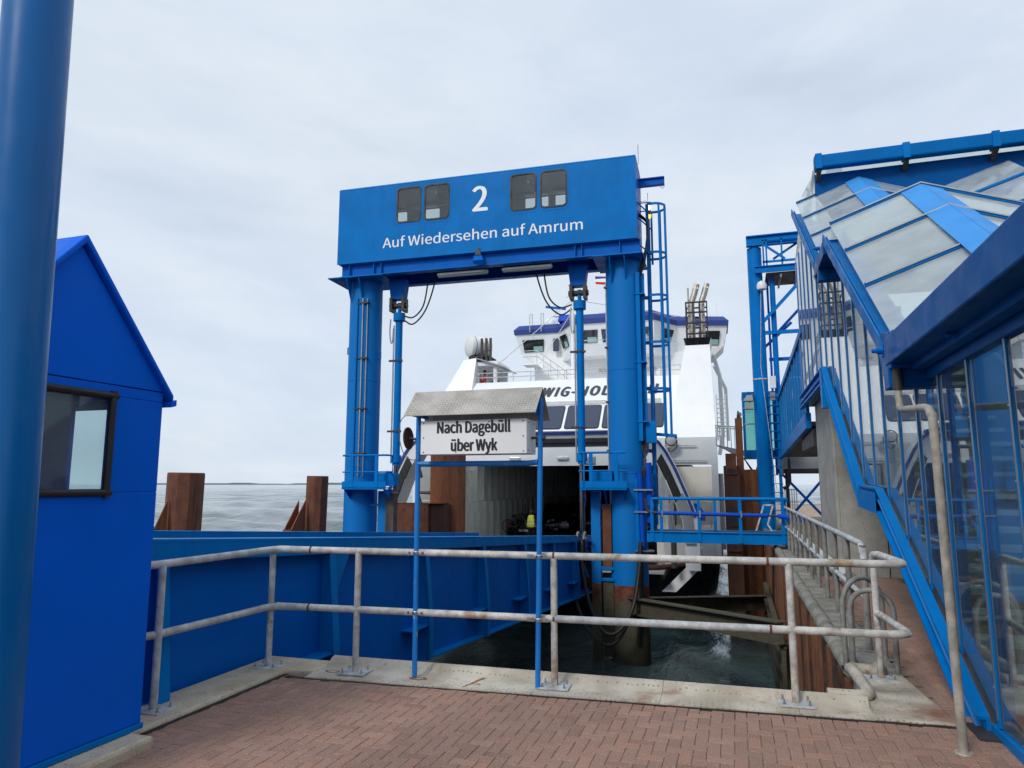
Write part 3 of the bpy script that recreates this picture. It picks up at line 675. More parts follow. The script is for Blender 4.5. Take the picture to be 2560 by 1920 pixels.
for z_, nm in ((1.06, 'top_rail'), (0.555, 'mid_rail')):
    run([(-4.26, 4.02, z_), (-4.12, 4.34, z_), (-4.09, 5.0, z_), (-4.08, 5.58, z_), (-4.02, 5.69, z_), (-3.72, ry(-3.72), z_)], 'galv', nm)
    run([(-3.715, ry(-3.715), z_), (-1.48, ry(-1.48), z_)], 'galv_rusty', nm)
    run([(-1.475, ry(-1.475), z_), (0.20, ry(0.2), z_)], 'galv_rusty' if z_ > 1 else 'galv', nm)
    run([(0.205, ry(0.205), z_), (1.00, ry(1.0), z_), (1.10, ry(1.1) + 0.015, z_), (1.16, ry(1.16) + 0.07, z_), (1.165, 6.15, z_), (1.12, 6.80, z_), (1.105, 6.90, z_ - (0.0 if z_ < 1 else 0.012)), (1.10, 6.935, z_ - (0.0 if z_ < 1 else 0.06))], 'galv_rusty', nm)
    for xx in (-3.718, -1.478, 0.202):
        MB().tube([(xx - 0.008, ry(xx), z_), (xx + 0.008, ry(xx), z_)], PR + 0.004, 14).build('weld_seam', 'rust', rail, smooth=True)

# ================================================================== DEPARTURE SIGN
sg = thing('departure_sign', (-2.13, 5.77, 0), 'white destination box under a tread-plate roof on two chipped blue posts', 'sign')
SY = 5.765
for x, zt, dx in ((-2.69, 2.30, -0.005), (-1.60, 2.38, 0.04)):
    MB().tube([(x, SY, 0.03), (x + dx, SY, zt)], 0.022, 14).build('post', 'blue_chip', sg, smooth=True)
    for zc in (1.06, 0.555):
        cl = MB().tube(arc((x + dx * zc / 2.3, SY, zc), 0.0255, 0, 360, 20, 'xy')[:-1], 0.006, 6, closed=True)
        cl.v = [V(p.x, p.y, zc + (p.z - zc) * 2.6) for p in cl.v]
        cl.box(x - 0.085, x - 0.03, SY - 0.006, SY + 0.006, zc - 0.016, zc + 0.016); cl.box(x + 0.03, x + 0.085, SY - 0.006, SY + 0.006, zc - 0.016, zc + 0.016)
        co = cl.build('clamp', 'steel', sg)
        for s_ in (-1, 1): MB().lathe([(0.012, 0), (0.012, 0.012)], (x + s_ * 0.062, SY - 0.006, zc), (0, -1, 0), 6).build('bolt', 'steel', co)
MB().tube([(-2.69, SY, 1.83), (-2.6, SY, 1.828), (-1.68, SY, 1.828), (-1.59, SY, 1.835)], 0.024, 14).build('crossbar', 'blue_chip', sg, smooth=True)
X0, X1, Z0, Z1, YF, YB = -2.605, -1.645, 1.905, 2.195, 5.62, 5.90
bxo = MB().box(X0, X1, YF, YB, Z0, Z1).build('sign_box', 'panel_white', sg, bevel=0.003)
for i in range(4):
    for j in range(3):
        if 0 < i < 3 and j == 1: continue
        MB().lathe([(0.0055, 0), (0.0055, 0.004)], (X0 + 0.028 + i * (X1 - X0 - 0.056) / 3, YF, Z0 + 0.02 + j * (Z1 - Z0 - 0.04) / 2), (0, -1, 0), 8).build('screw', 'dark', bxo)
for zz in (Z0 + 0.03, Z1 - 0.03):
    for yy in (YF + 0.05, YB - 0.05): MB().lathe([(0.005, 0), (0.005, 0.004)], (X1, yy, zz), (1, 0, 0), 8).build('screw', 'dark', bxo)
sf = lambda x, z, d: V(x, YF + d, z)
lettering('lettering', 'Nach Dagebüll', 'lettering_black', sg, -2.452, -1.782, 2.088, 0.094, sf, 0.003, 0.020)
lettering('lettering', 'über Wyk', 'lettering_black', sg, -2.322, -1.898, 1.934, 0.094, sf, 0.003, 0.020)
MB().tube([(X1, SY, 2.04), (-1.56, SY, 2.04), (-1.54, SY, 2.04)], 0.011, 8).build('axle', 'dark', sg, smooth=True)
MB().lathe([(0.022, 0), (0.022, 0.02)], (-1.545, SY, 2.04), (1, 0, 0), 12).build('axle_nut', 'dark', sg)
MB().tube([(X0, SY, 2.04), (-2.80, SY, 2.06)], 0.011, 8).build('axle', 'dark', sg, smooth=True)
MB().lathe([(0.02, -0.02), (0.10, -0.008), (0.10, 0.004), (0.02, 0.012)], (-2.795, SY + 0.01, 2.06), (1, 0, 0.05), 32).build('hand_wheel', 'rust_dark', sg, smooth=True)
MB().tube(curve([(-2.72, 5.60, 2.27), (-2.80, 5.62, 2.2), (-2.83, 5.66, 2.08), (-2.82, 5.68, 1.98), (-2.79, 5.7, 1.9), (-2.74, 5.73, 1.865), (-2.70, 5.74, 1.87)], 8), 0.004, 6).build('wire', 'galv_dull', sg, smooth=True)
RX0, RX1 = -2.735, -1.545
rp = [(5.545, 2.235), (5.775, 2.465), (6.01, 2.205)]
roof = MB()
t_ = 0.006
roof.prism([rp[0], rp[1], rp[2], (rp[2][0], rp[2][1] + t_), (rp[1][0], rp[1][1] + t_ * 1.5), (rp[0][0], rp[0][1] + t_)], 'x', RX0, RX1)
rfo = roof.build('tread_plate_roof', 'tread_plate', sg)
MB().prism([(5.60, 2.24), (5.775, 2.44), (5.95, 2.24)], 'x', RX1 - 0.06, RX1 - 0.045).build('gable_plate', 'blue_chip', sg)
MB().prism([(5.60, 2.24), (5.775, 2.44), (5.95, 2.24)], 'x', RX0 + 0.045, RX0 + 0.06).build('gable_plate', 'blue_chip', sg)
tr = MB(); d1 = V(0, rp[1][0] - rp[0][0], rp[1][1] - rp[0][1]); ln = d1.length; d1.normalize(); nn = V(1, 0, 0).cross(d1); nn = nn if nn.z > 0 else -nn
p_ = 0.027
for i in range(int((RX1 - RX0) / p_)):
    for j in range(int(ln / p_)):
        c0 = V(RX0 + (i + 0.5) * p_, rp[0][0], rp[0][1] + t_) + d1 * ((j + 0.5) * p_) + nn * 0.0006
        a = R(45 if (i + j) % 2 else -45); dd = (V(1, 0, 0) * math.cos(a) + d1 * math.sin(a)); sd_ = dd.cross(nn)
        L_ = 0.0155; wq = 0.0042
        tr.add([c0 - dd * L_, c0 + sd_ * wq, c0 + dd * L_, c0 - sd_ * wq, c0 + nn * 0.0022 - dd * L_ * 0.5, c0 + nn * 0.0022 + dd * L_ * 0.5],
               [(0, 1, 5, 4), (1, 2, 5), (2, 3, 5), (3, 0, 4, 5)])
tro = tr.build('tread_pattern', 'tread_bar', rfo); tro['kind'] = 'stuff'
for (fx, fk) in ((0.03, 0.9), (0.03, 0.62), (RX1 - RX0 - 0.035, 0.92), (RX1 - RX0 - 0.045, 0.68)):
    c0 = V(RX0 + fx, rp[0][0], rp[0][1] + t_) + d1 * (ln * fk)
    MB().lathe([(0.009, 0), (0.007, 0.006)], c0, nn, 8).build('bolt', 'steel', rfo)

# ================================================================== LINKSPAN (vehicle ramp)
def lz(y): return 1.235 - (y - 4.3) * 0.0655          # top of side girder
GX = -4.38
ls = thing('linkspan_bridge', (-7.0, 12, 0), 'long blue steel ramp bridge sloping down to the ferry behind the guard rail', 'bridge')
Y0, Y1 = 4.15, 22.3
def girder(x, inner, y0, y1, name):
    mb = MB()
    mb.prism([(y0, lz(y0) - 1.66), (y1, lz(y1) - 1.62), (y1, lz(y1) - 0.02), (y0, lz(y0) - 0.02)], 'x', x - 0.012, x + 0.012)
    o = mb.build(name, 'blue_deep', ls)
    MB().prism([(y0, lz(y0) - 0.02), (y1, lz(y1) - 0.02), (y1, lz(y1) + 0.01), (y0, lz(y0) + 0.01)], 'x', x - 0.14, x + 0.14).build('top_flange', 'blue', ls, bevel=0.004)
    MB().prism([(y0, lz(y0) - 1.69), (y1, lz(y1) - 1.65), (y1, lz(y1) - 1.62), (y0, lz(y0) - 1.66)], 'x', x - 0.16, x + 0.16).build('bottom_flange', 'blue', ls, bevel=0.004)
    MB().prism([(y0, lz(y0) - 0.16), (y1, lz(y1) - 0.16), (y1, lz(y1) - 0.02), (y0, lz(y0) - 0.02)], 'x', x + 0.115, x + 0.14).build('edge_angle', 'blue', ls)
    return o
girder(GX, -1, Y0, Y1, 'side_girder')
girder(-8.75, 1, Y0, Y1 + 1.2, 'side_girder')
MB().prism([(Y0, lz(Y0) - 1.12), (Y1, lz(Y1) - 1.3), (Y1, lz(Y1) - 1.2), (Y0, lz(Y0) - 1.0)], 'x', -8.7, GX - 0.03).build('deck', 'asphalt', ls)
for y in (4.52, 6.95, 9.45, 11.88, 14.4, 16.83, 19.26, 21.7):
    x = GX + 0.012; zt = lz(y) - 0.03; zb = lz(y) - 1.66
    st = MB().prism([(x, zt), (x + 0.10, zt), (x + 0.20, zb + 0.5), (x + 0.20, zb), (x, zb)], 'y', y - 0.008, y + 0.008)
    st.prism([(x + 0.10, zt), (x + 0.112, zt), (x + 0.213, zb + 0.5), (x + 0.213, zb), (x + 0.20, zb), (x + 0.20, zb + 0.5)], 'y', y - 0.06, y + 0.06)
    st.build('stiffener', 'blue', ls)
    MB().box(x, x + 0.19, y - 0.55, y + 0.0, zb + 0.46, zb + 0.475).build('bracket', 'blue', ls)
MB().prism([(6.99, lz(7) - 0.16), (7.0, lz(7) - 0.62), (7.03, lz(7) - 0.62), (7.32, lz(7.3) - 0.16)], 'x', GX + 0.10, GX + 0.13).build('lifting_lug', 'blue', ls)
MB().prism([(Y1, lz(Y1) - 1.32), (25.6, -1.52), (25.6, -1.44), (Y1, lz(Y1) - 1.22)], 'x', -8.5, GX - 0.3).build('ramp_flap', 'grey', ls)
for (y, zz, L_) in ((19.9, 0.55, 0.6), (20.5, 0.2, 0.7)):
    MB().tube([(GX + 0.10, y, lz(y) - zz), (GX + 0.30, y + 0.2, lz(y) - zz - L_)], 0.035, 8).build('latch_arm', 'blue', ls, smooth=True)
MB().box(GX + 0.05, GX + 0.35, 20.9, 21.0, lz(21) - 1.5, lz(21) - 0.3).build('lift_hanger', 'rust', ls)
# ropewheel and slack hoses between bridge and right tower leg
for i, pts in enumerate(([(-4.15, 19.6, 0.12), (-4.08, 19.3, -0.6), (-3.85, 19.1, -1.5), (-3.45, 18.95, -2.15), (-3.05, 19.0, -2.1), (-2.72, 19.3, -1.5), (-2.58, 19.6, -0.5), (-2.55, 19.7, 0.1)],
                              [(-4.22, 19.9, 0.10), (-4.45, 19.6, -0.9), (-4.1, 19.3, -1.9), (-3.6, 19.1, -2.45), (-3.15, 19.1, -2.4), (-2.8, 19.4, -1.7), (-2.62, 19.7, -0.5), (-2.59, 19.8, 0.1)])):
    h = MB().tube(curve(pts, 8), 0.05 - 0.008 * i, 10).build('rubber_hose', 'black', smooth=True)
    tag(h, ['thick black rubber hose looping low in front of the tower pile', 'thinner black hose hanging just behind the thick hose loop'][i], 'hose', 'hoses at the bridge end')
sheave = thing('hose_saddle', (-4.2, 19.5, 0.2), 'grey grooved hose saddle wheels on the far end of the blue bridge girder', 'hose saddle')
for dx in (-0.05, 0.14):
    MB().tube(arc((-4.2 + dx, 19.6, 0.16), 0.17, 0, 180, 12, 'yz'), 0.035, 8).build('saddle_arch', 'galv_dull', sheave, smooth=True)
    MB().box(-4.22 + dx, -4.18 + dx, 19.56, 19.64, lz(19.6) - 0.02, 0.30).build('bracket', 'dark', sheave)

# ================================================================== LIFTING PORTAL
po = thing('lifting_portal', (-7.1, 20.2, 0), 'tall blue lifting portal with machine house lettered 2 and farewell greeting', 'gantry', rz=R(2.2), local=True)
LR = 0.52
for sx, lx in (('r', 4.15), ('l', -4.22)):
    leg = MB().lathe([(LR, -4.6), (LR, -1.6), (LR, 2.0), (LR, 5.3), (LR, 8.2)], (lx, 0, 0), (0, 0, 1), 40).build('leg', 'pile', po, smooth=True)
    for zz in (1.95, 4.9): MB().lathe([(LR + 0.004, 0), (LR + 0.010, 0.008), (LR + 0.004, 0.02)], (lx, 0, zz), (0, 0, 1), 40).build('weld_ring', 'blue', leg, smooth=True)
    MB().box(lx - 0.95 if lx < 0 else lx - 0.8, lx + 0.95 if lx < 0 else lx + 0.65, -0.86, 0.86, 8.17, 8.205).build('head_plate', 'blue', po, bevel=0.004)
    for gx in (-0.3, 0.12):
        for gy in (-1, 1):
            MB().prism([(gy * 0.47, 7.45), (gy * 0.5, 8.17), (gy * 0.84, 8.17), (gy * 0.8, 8.05)], 'x', lx + gx - 0.012, lx + gx + 0.012).build('gusset', 'blue', po)
    for gz, sg_ in ((5.95, -1), (5.75, 1)):
        MB().tube([(lx + sg_ * LR, -0.05, gz - 0.12), (lx + sg_ * (LR + 0.07), -0.05, gz - 0.10), (lx + sg_ * (LR + 0.07), -0.05, gz + 0.10), (lx + sg_ * LR, -0.05, gz + 0.12)], 0.018, 8).build('grab_handle', 'blue', leg, smooth=True)
HX0, HX1, HZ0, HZ1, HF, HB = -4.86, 4.66, 8.64, 11.09, -0.85, 0.85
# cross beams under the house: two I beams with stiffeners, soffit between
for yy in (-0.68, 0.68):
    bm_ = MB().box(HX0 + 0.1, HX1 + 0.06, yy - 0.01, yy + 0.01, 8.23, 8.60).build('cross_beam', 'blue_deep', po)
    MB().box(HX0 + 0.1, HX1 + 0.06, yy - 0.13, yy + 0.13, 8.207, 8.23).build('bottom_flange', 'blue', bm_)
    MB().box(HX0 + 0.1, HX1 + 0.06, yy - 0.13, yy + 0.13, 8.60, 8.62).build('top_flange', 'blue', bm_)
    for gx in (-4.45, -3.6, -3.35, 2.85, 3.05, 4.15):
        s_ = -1 if yy < 0 else 1
        MB().box(gx - 0.008, gx + 0.008, min(yy + s_ * 0.01, yy + s_ * 0.125), max(yy + s_ * 0.01, yy + s_ * 0.125), 8.235, 8.6).build('stiffener', 'blue', bm_)
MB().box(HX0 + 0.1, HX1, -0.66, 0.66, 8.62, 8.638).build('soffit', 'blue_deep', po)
# machine house: four walls with window openings, roof
wins = [(-2.80, -2.03), (-1.86, -1.09), (0.93, 1.69), (1.86, 2.61)]
WB, WT = 9.83, 10.93
def holed(y0, y1, holes, zb, zt):
    mb = MB(); mb.box(HX0, HX1, y0, y1, HZ0, zb); mb.box(HX0, HX1, y0, y1, zt, HZ1); x = HX0
    for a, b in holes: mb.box(x, a, y0, y1, zb, zt); x = b
    mb.box(x, HX1, y0, y1, zb, zt); return mb
house = holed(HF, HF + 0.05, wins, WB, WT).build('house_front', 'blue', po)
bwins = [(-3.9, -3.2), (-2.75, -2.02), (0.95, 1.72), (1.95, 2.65), (3.2, 3.9)]
holed(HB - 0.05, HB, bwins, 9.7, 10.88).build('house_back', 'blue', po)
holed(HB - 0.058, HB - 0.051, bwins, 9.7, 10.88).build('inner_lining', 'plastic_white', po)
e_ = MB().box(HX0, HX0 + 0.05, HF + 0.05, HB - 0.05, HZ0, HZ1).build('house_end', 'blue', po)
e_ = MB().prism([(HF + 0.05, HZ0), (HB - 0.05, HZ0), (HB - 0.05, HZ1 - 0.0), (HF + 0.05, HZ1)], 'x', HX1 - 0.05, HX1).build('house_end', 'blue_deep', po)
MB().box(HX0 + 0.05, HX1 - 0.05, HF + 0.05, HB - 0.05, HZ0, HZ0 + 0.03).build('house_floor', 'grey', po)
MB().box(HX0 + 0.05, HX1 - 0.05, HF + 0.05, HB - 0.05, HZ1 - 0.03, HZ1).build('house_ceiling', 'plastic_white', po)
rp_ = [(HF - 0.006, HZ1 + 0.001), (HF - 0.006, HZ1 + 0.02), (HF + 0.06, HZ1 + 0.075), (HF + 0.2, HZ1 + 0.1), (HB - 0.2, HZ1 + 0.1), (HB - 0.06, HZ1 + 0.075), (HB + 0.006, HZ1 + 0.02), (HB + 0.006, HZ1 + 0.001)]
MB().prism(rp_, 'x', HX0 - 0.004, HX1 + 0.004).build('house_roof', 'blue', po, bevel=0.02)
MB().box(HX0 - 0.004, HX1 + 0.004, HF - 0.006, HF + 0.02, HZ0 - 0.02, HZ0 - 0.001).build('drip_edge', 'blue', po)
for a, b in wins:
    wo = MB().ring_rect(a - 0.035, b + 0.035, WB - 0.035, WT + 0.035, HF - 0.015, HF + 0.03, 0.05, 0.14, 5).build('window', 'black', po)
    MB().prism(rrect(a - 0.03, b + 0.03, WB - 0.03, WT + 0.03, 0.12, 5), 'y', HF + 0.004, HF + 0.010).build('pane', 'glass_cab', wo)
    MB().ring_rect(a - 0.12, b + 0.12, WB - 0.12, WT + 0.12, HF - 0.004, HF + 0.002, 0.018, 0.2, 5).build('surround', 'blue', wo)
for i in range(7): MB().box(-4.6 + i * 1.5, -4.55 + i * 1.5, -0.7, 0.7, 10.72, 10.86).build('ceiling_joist', 'plastic_white', po)
MB().box(-4.5, 4.3, -0.1, -0.04, 10.55, 10.62).build('cable_tray', 'steel', po)
hf = lambda x, z, d: V(x, HF + d, z)
lettering('lettering', 'Auf Wiedersehen auf Amrum', 'lettering_white', po, -3.28, 3.10, 9.03, 0.315, hf, 0.006, 0.003)
lettering('number', '2', 'lettering_white', po, -0.31, 0.19, 9.93, 0.77, hf, 0.006, 0.010)
# hoist clevises, hydraulic cylinders, hoses
for ci, (cx, zt) in enumerate(((-3.07, 8.2), (2.80, 8.2))):
    cy = thing_cyl = MB().prism([(cx - 0.30, 8.2), (cx + 0.30, 8.2), (cx + 0.22, 7.55), (cx - 0.22, 7.55)], 'y', -0.16, 0.16).build('clevis', 'blue_deep', po, bevel=0.01)
    for sx_ in (-0.205, 0.205): MB().box(cx + sx_ - 0.045, cx + sx_ + 0.045, -0.18, 0.18, 7.15, 7.60).build('yoke_cheek', 'dark', cy)
    MB().lathe([(0.09, -0.3), (0.09, 0.3)], (cx, 0, 7.35), (1, 0, 0), 14).build('pin', 'dark', cy, smooth=True)
    hc = MB().lathe([(0.06, 7.45), (0.06, 7.1), (0.19, 7.1), (0.19, 6.85), (0.115, 6.85), (0.115, 2.55), (0.16, 2.55), (0.16, 2.32), (0.12, 2.32), (0.12, 2.24)], (cx + 0.03, 0, 0), (0, 0, 1), 20).build('hydraulic_cylinder', ['blue', 'blue'][ci], po, smooth=True)
    MB().lathe([(0.075, 2.25), (0.075, -1.3)], (cx + 0.03, 0, 0), (0, 0, 1), 16).build('piston_rod', 'chrome', hc, smooth=True)
    MB().tube([(cx - 0.115, -0.06, 6.7), (cx - 0.115, -0.06, 2.3)], 0.026, 8).build('oil_pipe', 'steel', hc, smooth=True)
    for zz in (5.55, 3.3): MB().lathe([(0.13, -0.03), (0.13, 0.03)], (cx + 0.03, 0, zz), (0, 0, 1), 18).box(cx - 0.26, cx + 0.2, -0.1, -0.04, zz - 0.03, zz + 0.03).build('pipe_clamp', 'dark', hc)
    MB().tube(curve([(cx - 0.22, -0.1, 6.9), (cx - 0.24, -0.1, 6.5), (cx - 0.2, -0.1, 6.15), (cx - 0.14, -0.1, 6.2), (cx - 0.12, -0.1, 6.6)], 6), 0.022, 8).build('pipe_bend', 'steel', hc, smooth=True)
    sgn = 1 if ci == 0 else -1
    for q, dz in ((0.0, 0.0), (0.28, -0.22)):
        MB().tube(curve([(cx + sgn * 0.2, -0.05, 7.0 + dz * 0.6), (cx + sgn * 0.55, -0.08, 6.93 + dz), (cx + sgn * (0.88 + q * 0.3), -0.1, 7.25 + dz * 0.6), (cx + sgn * (1.02 + q * 0.8), -0.1, 7.9), (cx + sgn * (1.03 + q * 0.8), -0.1, 8.3)], 8), 0.025, 8).build('hydraulic_hose', 'black', po, smooth=True)
# tube lights under the beam, spotlight
for a, b in ((-1.55, 0.10), (0.55, 2.1)):
    lo = MB().box(a, b, -0.55, -0.42, 8.09, 8.17).build('tube_light', 'steel', po, bevel=0.01)
    MB().tube([(a + 0.03, -0.485, 8.07), (b - 0.03, -0.485, 8.07)], 0.045, 10).build('diffuser', 'lamp_glass', lo, smooth=True)
fo = MB().loft([(-0.22, -0.86, 8.32), (0.02, -0.86, 8.32), (0.02, -0.92, 8.5), (-0.22, -0.92, 8.5)], [(-0.18, -1.05, 8.18), (0.14, -1.05, 8.18), (0.14, -1.12, 8.28), (-0.18, -1.12, 8.28)]).build('floodlight', 'blue_deep', po)
MB().box(-0.17, 0.0, -0.95, -0.86, 8.5, 8.62).box(-0.12, -0.05, -0.88, -0.84, 8.45, 8.75).build('lamp_bracket', 'dark', fo)
# pipes down the legs
for lx, xs in ((-4.22, (-0.02, 0.15, 0.28)), (4.15, (-0.50,))):
    for i, dx in enumerate(xs):
        yy = -math.sqrt(max(0.0, LR ** 2 - dx ** 2)) - 0.03
        MB().tube([(lx + dx, yy, 7.55), (lx + dx, yy, 1.9)], 0.02 if i else 0.028, 8).build('oil_pipe', 'blue' if (i == 0 and lx < 0) else 'steel', po, smooth=True)
    for zz in (7.4, 5.6, 4.0, 2.6):
        dx = xs[-1] if lx < 0 else xs[0]
        MB().box(lx + xs[0] - 0.06, lx + xs[-1] + 0.06, -math.sqrt(max(0, LR ** 2 - dx ** 2)) - 0.11, -0.2, zz - 0.025, zz + 0.025).build('pipe_clamp', 'dark', po)
for i, (dx, dy) in enumerate(((0.44, -0.36), (0.56, -0.18))):
    MB().box(4.15 + dx - 0.06, 4.15 + dx + 0.06, dy - 0.06, dy + 0.05, 2.85 - i * 0.2, 7.75).build('cable_duct', 'blue', po, bevel=0.01)
for zz in (7.1, 5.1, 3.4): MB().box(4.5, 4.79, -0.44, -0.05, zz - 0.02, zz + 0.02).build('duct_clamp', 'blue', po)
for i in range(4):
    MB().tube(curve([(4.60 + i * 0.03, -0.25, 2.9), (4.62 + i * 0.05, -0.3, 2.6), (4.70 - i * 0.02, -0.35, 2.3), (4.60 + 0.04 * i, -0.4, 2.05), (4.58, -0.4, 1.8)], 6), 0.018, 6).build('cable', 'black', po, smooth=True)
MB().tube([(4.52, -0.42, 2.0), (4.56, -0.42, 0.6), (4.58, -0.42, -0.35)], 0.075, 12).build('cable_tube', 'blue_royal', po, smooth=True)
MB().tube([(4.42, -0.44, 1.8), (4.46, -0.44, -0.3)], 0.06, 12).build('cable_tube', 'blue', po, smooth=True)
MB().tube([(4.76, -0.34, 2.25), (4.78, -0.34, 0.6)], 0.09, 12).build('cable_tube', 'blue_royal', po, smooth=True)
for zz in (1.5, 0.9, -0.15, -0.35): MB().box(4.36, 4.86, -0.54, -0.30, zz - 0.02, zz + 0.02).build('tube_clamp', 'steel', po)
MB().tube(curve([(4.5, -0.42, -0.3), (4.5, -0.45, -0.9), (4.48, -0.48, -1.6), (4.4, -0.5, -2.6)], 6), 0.06, 10).build('lower_hose', 'black', po, smooth=True)
for i in range(3):
    MB().tube(curve([(4.66, -0.2 + 0.1 * i, 9.6), (4.9, -0.1 + 0.05 * i, 9.3), (4.85, -0.1, 8.6), (4.72 + 0.04 * i, -0.2, 8.1), (4.60 + 0.04 * i, -0.25, 7.7)], 6), 0.03, 8).build('power_cable', 'black', po, smooth=True)
MB().box(4.72, 5.0, -0.30, -0.05, 2.80, 3.42).build('junction_box', 'blue', po, bevel=0.01)
# jib, antennas, lamps at the right end
jb = MB().box(4.66, 5.42, 0.20, 0.26, 10.60, 10.82).box(4.66, 5.42, 0.14, 0.32, 10.80, 10.83).box(4.66, 5.42, 0.14, 0.32, 10.59, 10.615).build('jib_beam', 'blue_deep', po)
MB().tube(arc((5.36, 0.23, 10.53), 0.045, 0, 360, 12)[:-1], 0.012, 6, closed=True).build('hoist_ring', 'steel', jb)
MB().tube([(4.62, -0.5, 11.0), (4.72, -0.5, 11.0), (4.72, -0.5, 11.6)], 0.008, 6).build('antenna', 'dark', po)
MB().tube([(4.66, 0.4, 10.2), (4.9, 0.4, 10.2), (4.9, 0.4, 10.45)], 0.008, 6).build('antenna', 'dark', po)
for zz, mt in ((10.12, 'lamp_warm'), (9.85, 'lamp_amber')):
    so = MB().lathe([(0.05, 0), (0.07, -0.1)], (4.93, 0.35, zz), (0, 0, 1), 12).box(4.66, 4.99, 0.33, 0.37, zz, zz + 0.02).build('signal_lamp', 'dark', po)
    MB().lathe([(0.055, -0.1), (0.068, -0.15), (0.05, -0.21), (0.015, -0.235)], (4.93, 0.35, zz), (0, 0, 1), 14).build('lamp_bulb', mt, so, smooth=True)
# end platform rail
for zz in (9.75, 9.3, 8.5): MB().tube([(4.66, -0.7, zz), (5.0, 0.45, zz - 0.02)], 0.02, 8).build('end_rail', 'blue', po)
MB().box(4.96, 5.02, 0.42, 0.48, 8.2, 9.8).build('end_post', 'blue', po)
# caged ladder
ld = MB()
for yy in (0.15, 0.60): ld.box(4.84, 4.93, yy - 0.025, yy + 0.025, 0.5, 10.0)
lado = ld.build('ladder', 'blue', po)
for i in range(33): MB().tube([(4.885, 0.17, 0.7 + i * 0.28), (4.885, 0.58, 0.7 + i * 0.28)], 0.012, 6).build('rung', 'blue', lado)
for zz in (9.95, 8.45, 7.15, 5.75, 4.38):
    hp = arc((5.05, 0.375, zz), 0.37, -75, 75, 12, 'xy'); hp = [V(4.9, 0.15 - 0.13, zz)] + hp + [V(4.9, 0.60 + 0.13, zz)]
    hm = MB()
    for a, b in zip(hp[:-1], hp[1:]): hm.bar(a, b, 0.012, 0.075)
    hm.build('cage_hoop', 'blue', lado)
MB().bar((4.9, 0.15, 3.08), (5.52, 0.15, 3.02), 0.07, 0.09).bar((5.5, 0.15, 3.02), (5.5, 0.6, 3.02), 0.07, 0.09).build('cage_base', 'blue', lado)
for a in (-60, -20, 20, 60):
    q = arc((5.05, 0.375, 0), 0.365, a, a, 1, 'xy')[0]
    MB().box(q.x - 0.03, q.x + 0.03, q.y - 0.012, q.y + 0.012, 3.0, 9.98).build('cage_bar', 'blue', lado)
for zz in (7.1, 5.75, 4.4, 3.2, 2.6, 1.85):
    MB().box(4.15 + LR - 0.1, 4.86, 0.10, 0.16, zz - 0.05, zz + 0.05).build('ladder_bracket', 'blue', po)
MB().box(4.58, 4.64, 0.1, 0.2, 0.4, 3.2).build('bracket_post', 'blue', po)
# inspection platforms at the legs
for pi, (xa, xb_) in enumerate(((-4.35, -2.9), (2.93, 4.22))):
    pf = MB().box(xa, xb_, -1.0, -0.25, 1.53, 1.56).box(xa, xb_, -1.0, -0.985, 1.5, 1.74).build('platform', 'blue', po)
    MB().tube([(xa, -0.97, 2.52), (xb_, -0.97, 2.52)], 0.03, 10).build('handrail', 'blue', pf, smooth=True)
    MB().tube([(xa, -0.97, 2.02), (xb_, -0.97, 2.02)], 0.022, 10).build('knee_rail', 'blue', pf, smooth=True)
    ep = xb_ if pi == 0 else xa
    MB().tube([(ep, -0.97, 2.52), (ep, -0.55, 2.52), (ep, -0.55, 2.02), (ep, -0.97, 2.02)], 0.03, 10).build('end_loop', 'blue', pf, smooth=True)
    for xx in (xa + 0.32, xb_ - 0.32 if pi == 0 else xb_ - 0.28): MB().box(xx - 0.05, xx + 0.05, -1.01, -0.96, 1.56, 2.5).build('rail_post', 'blue', pf)
    if pi == 1: MB().box(xa + 0.1, xa + 0.14, -1.0, -0.95, 1.56, 2.5).build('rail_post', 'blue', pf)
    for xx in (xa + 0.05, (xa + xb_) / 2, xb_ - 0.1): MB().prism([(-0.95, 1.5), (-0.3, 1.5), (-0.3, 1.05)], 'x', xx - 0.01, xx + 0.01).build('platform_bracket', 'blue_deep', pf)
    bx_ = MB().box(xa + 0.3 if pi else xb_ - 0.5, xa + 0.85 if pi else xb_ + 0.1, -0.62, -0.3, 1.6, 2.0).build('valve_box', 'blue', po, bevel=0.01)
    MB().tube([(xa + 0.95, -0.66, 2.4), (xa + 0.95, -0.66, 1.72), (xa + 0.6, -0.66, 1.70)], 0.016, 6).build('oil_pipe', 'steel', po, smooth=True)
    # guide column carrying the bridge end
    gx = -3.35 if pi == 0 else 3.25
    MB().box(gx - 0.13, gx + 0.13, -0.30, -0.05, -4.4, 1.45).build('guide_column', 'pile', po)
    for zz in (1.02, -0.7, -2.4): MB().box(min(gx, 4.15 if pi else -4.2), max(gx, 4.15 if pi else -4.2), -0.26, -0.2, zz - 0.03, zz + 0.03).build('guide_web', 'blue' if zz > -1 else 'algae', po)
MB().box(3.45, 3.70, -0.34, -0.18, -0.62, 1.10).build('locking_bar', 'rust', po, bevel=0.01)
MB().box(3.40, 3.75, -0.37, -0.16, -0.70, -0.62).box(3.40, 3.75, -0.37, -0.16, -1.0, -0.94).build('bar_rest', 'blue', po)
MB().box(3.44, 3.72, -0.33, -0.15, -3.0, -1.05).build('locking_bar_lower', 'algae', po)
MB().box(-3.15, -2.88, -0.45, -0.2, -2.5, 1.38).build('fender_timber', 'wood', po, bevel=0.01)
MB().box(-3.17, -2.86, -0.47, -0.18, 1.38, 1.41).build('fender_cap', 'steel', po)

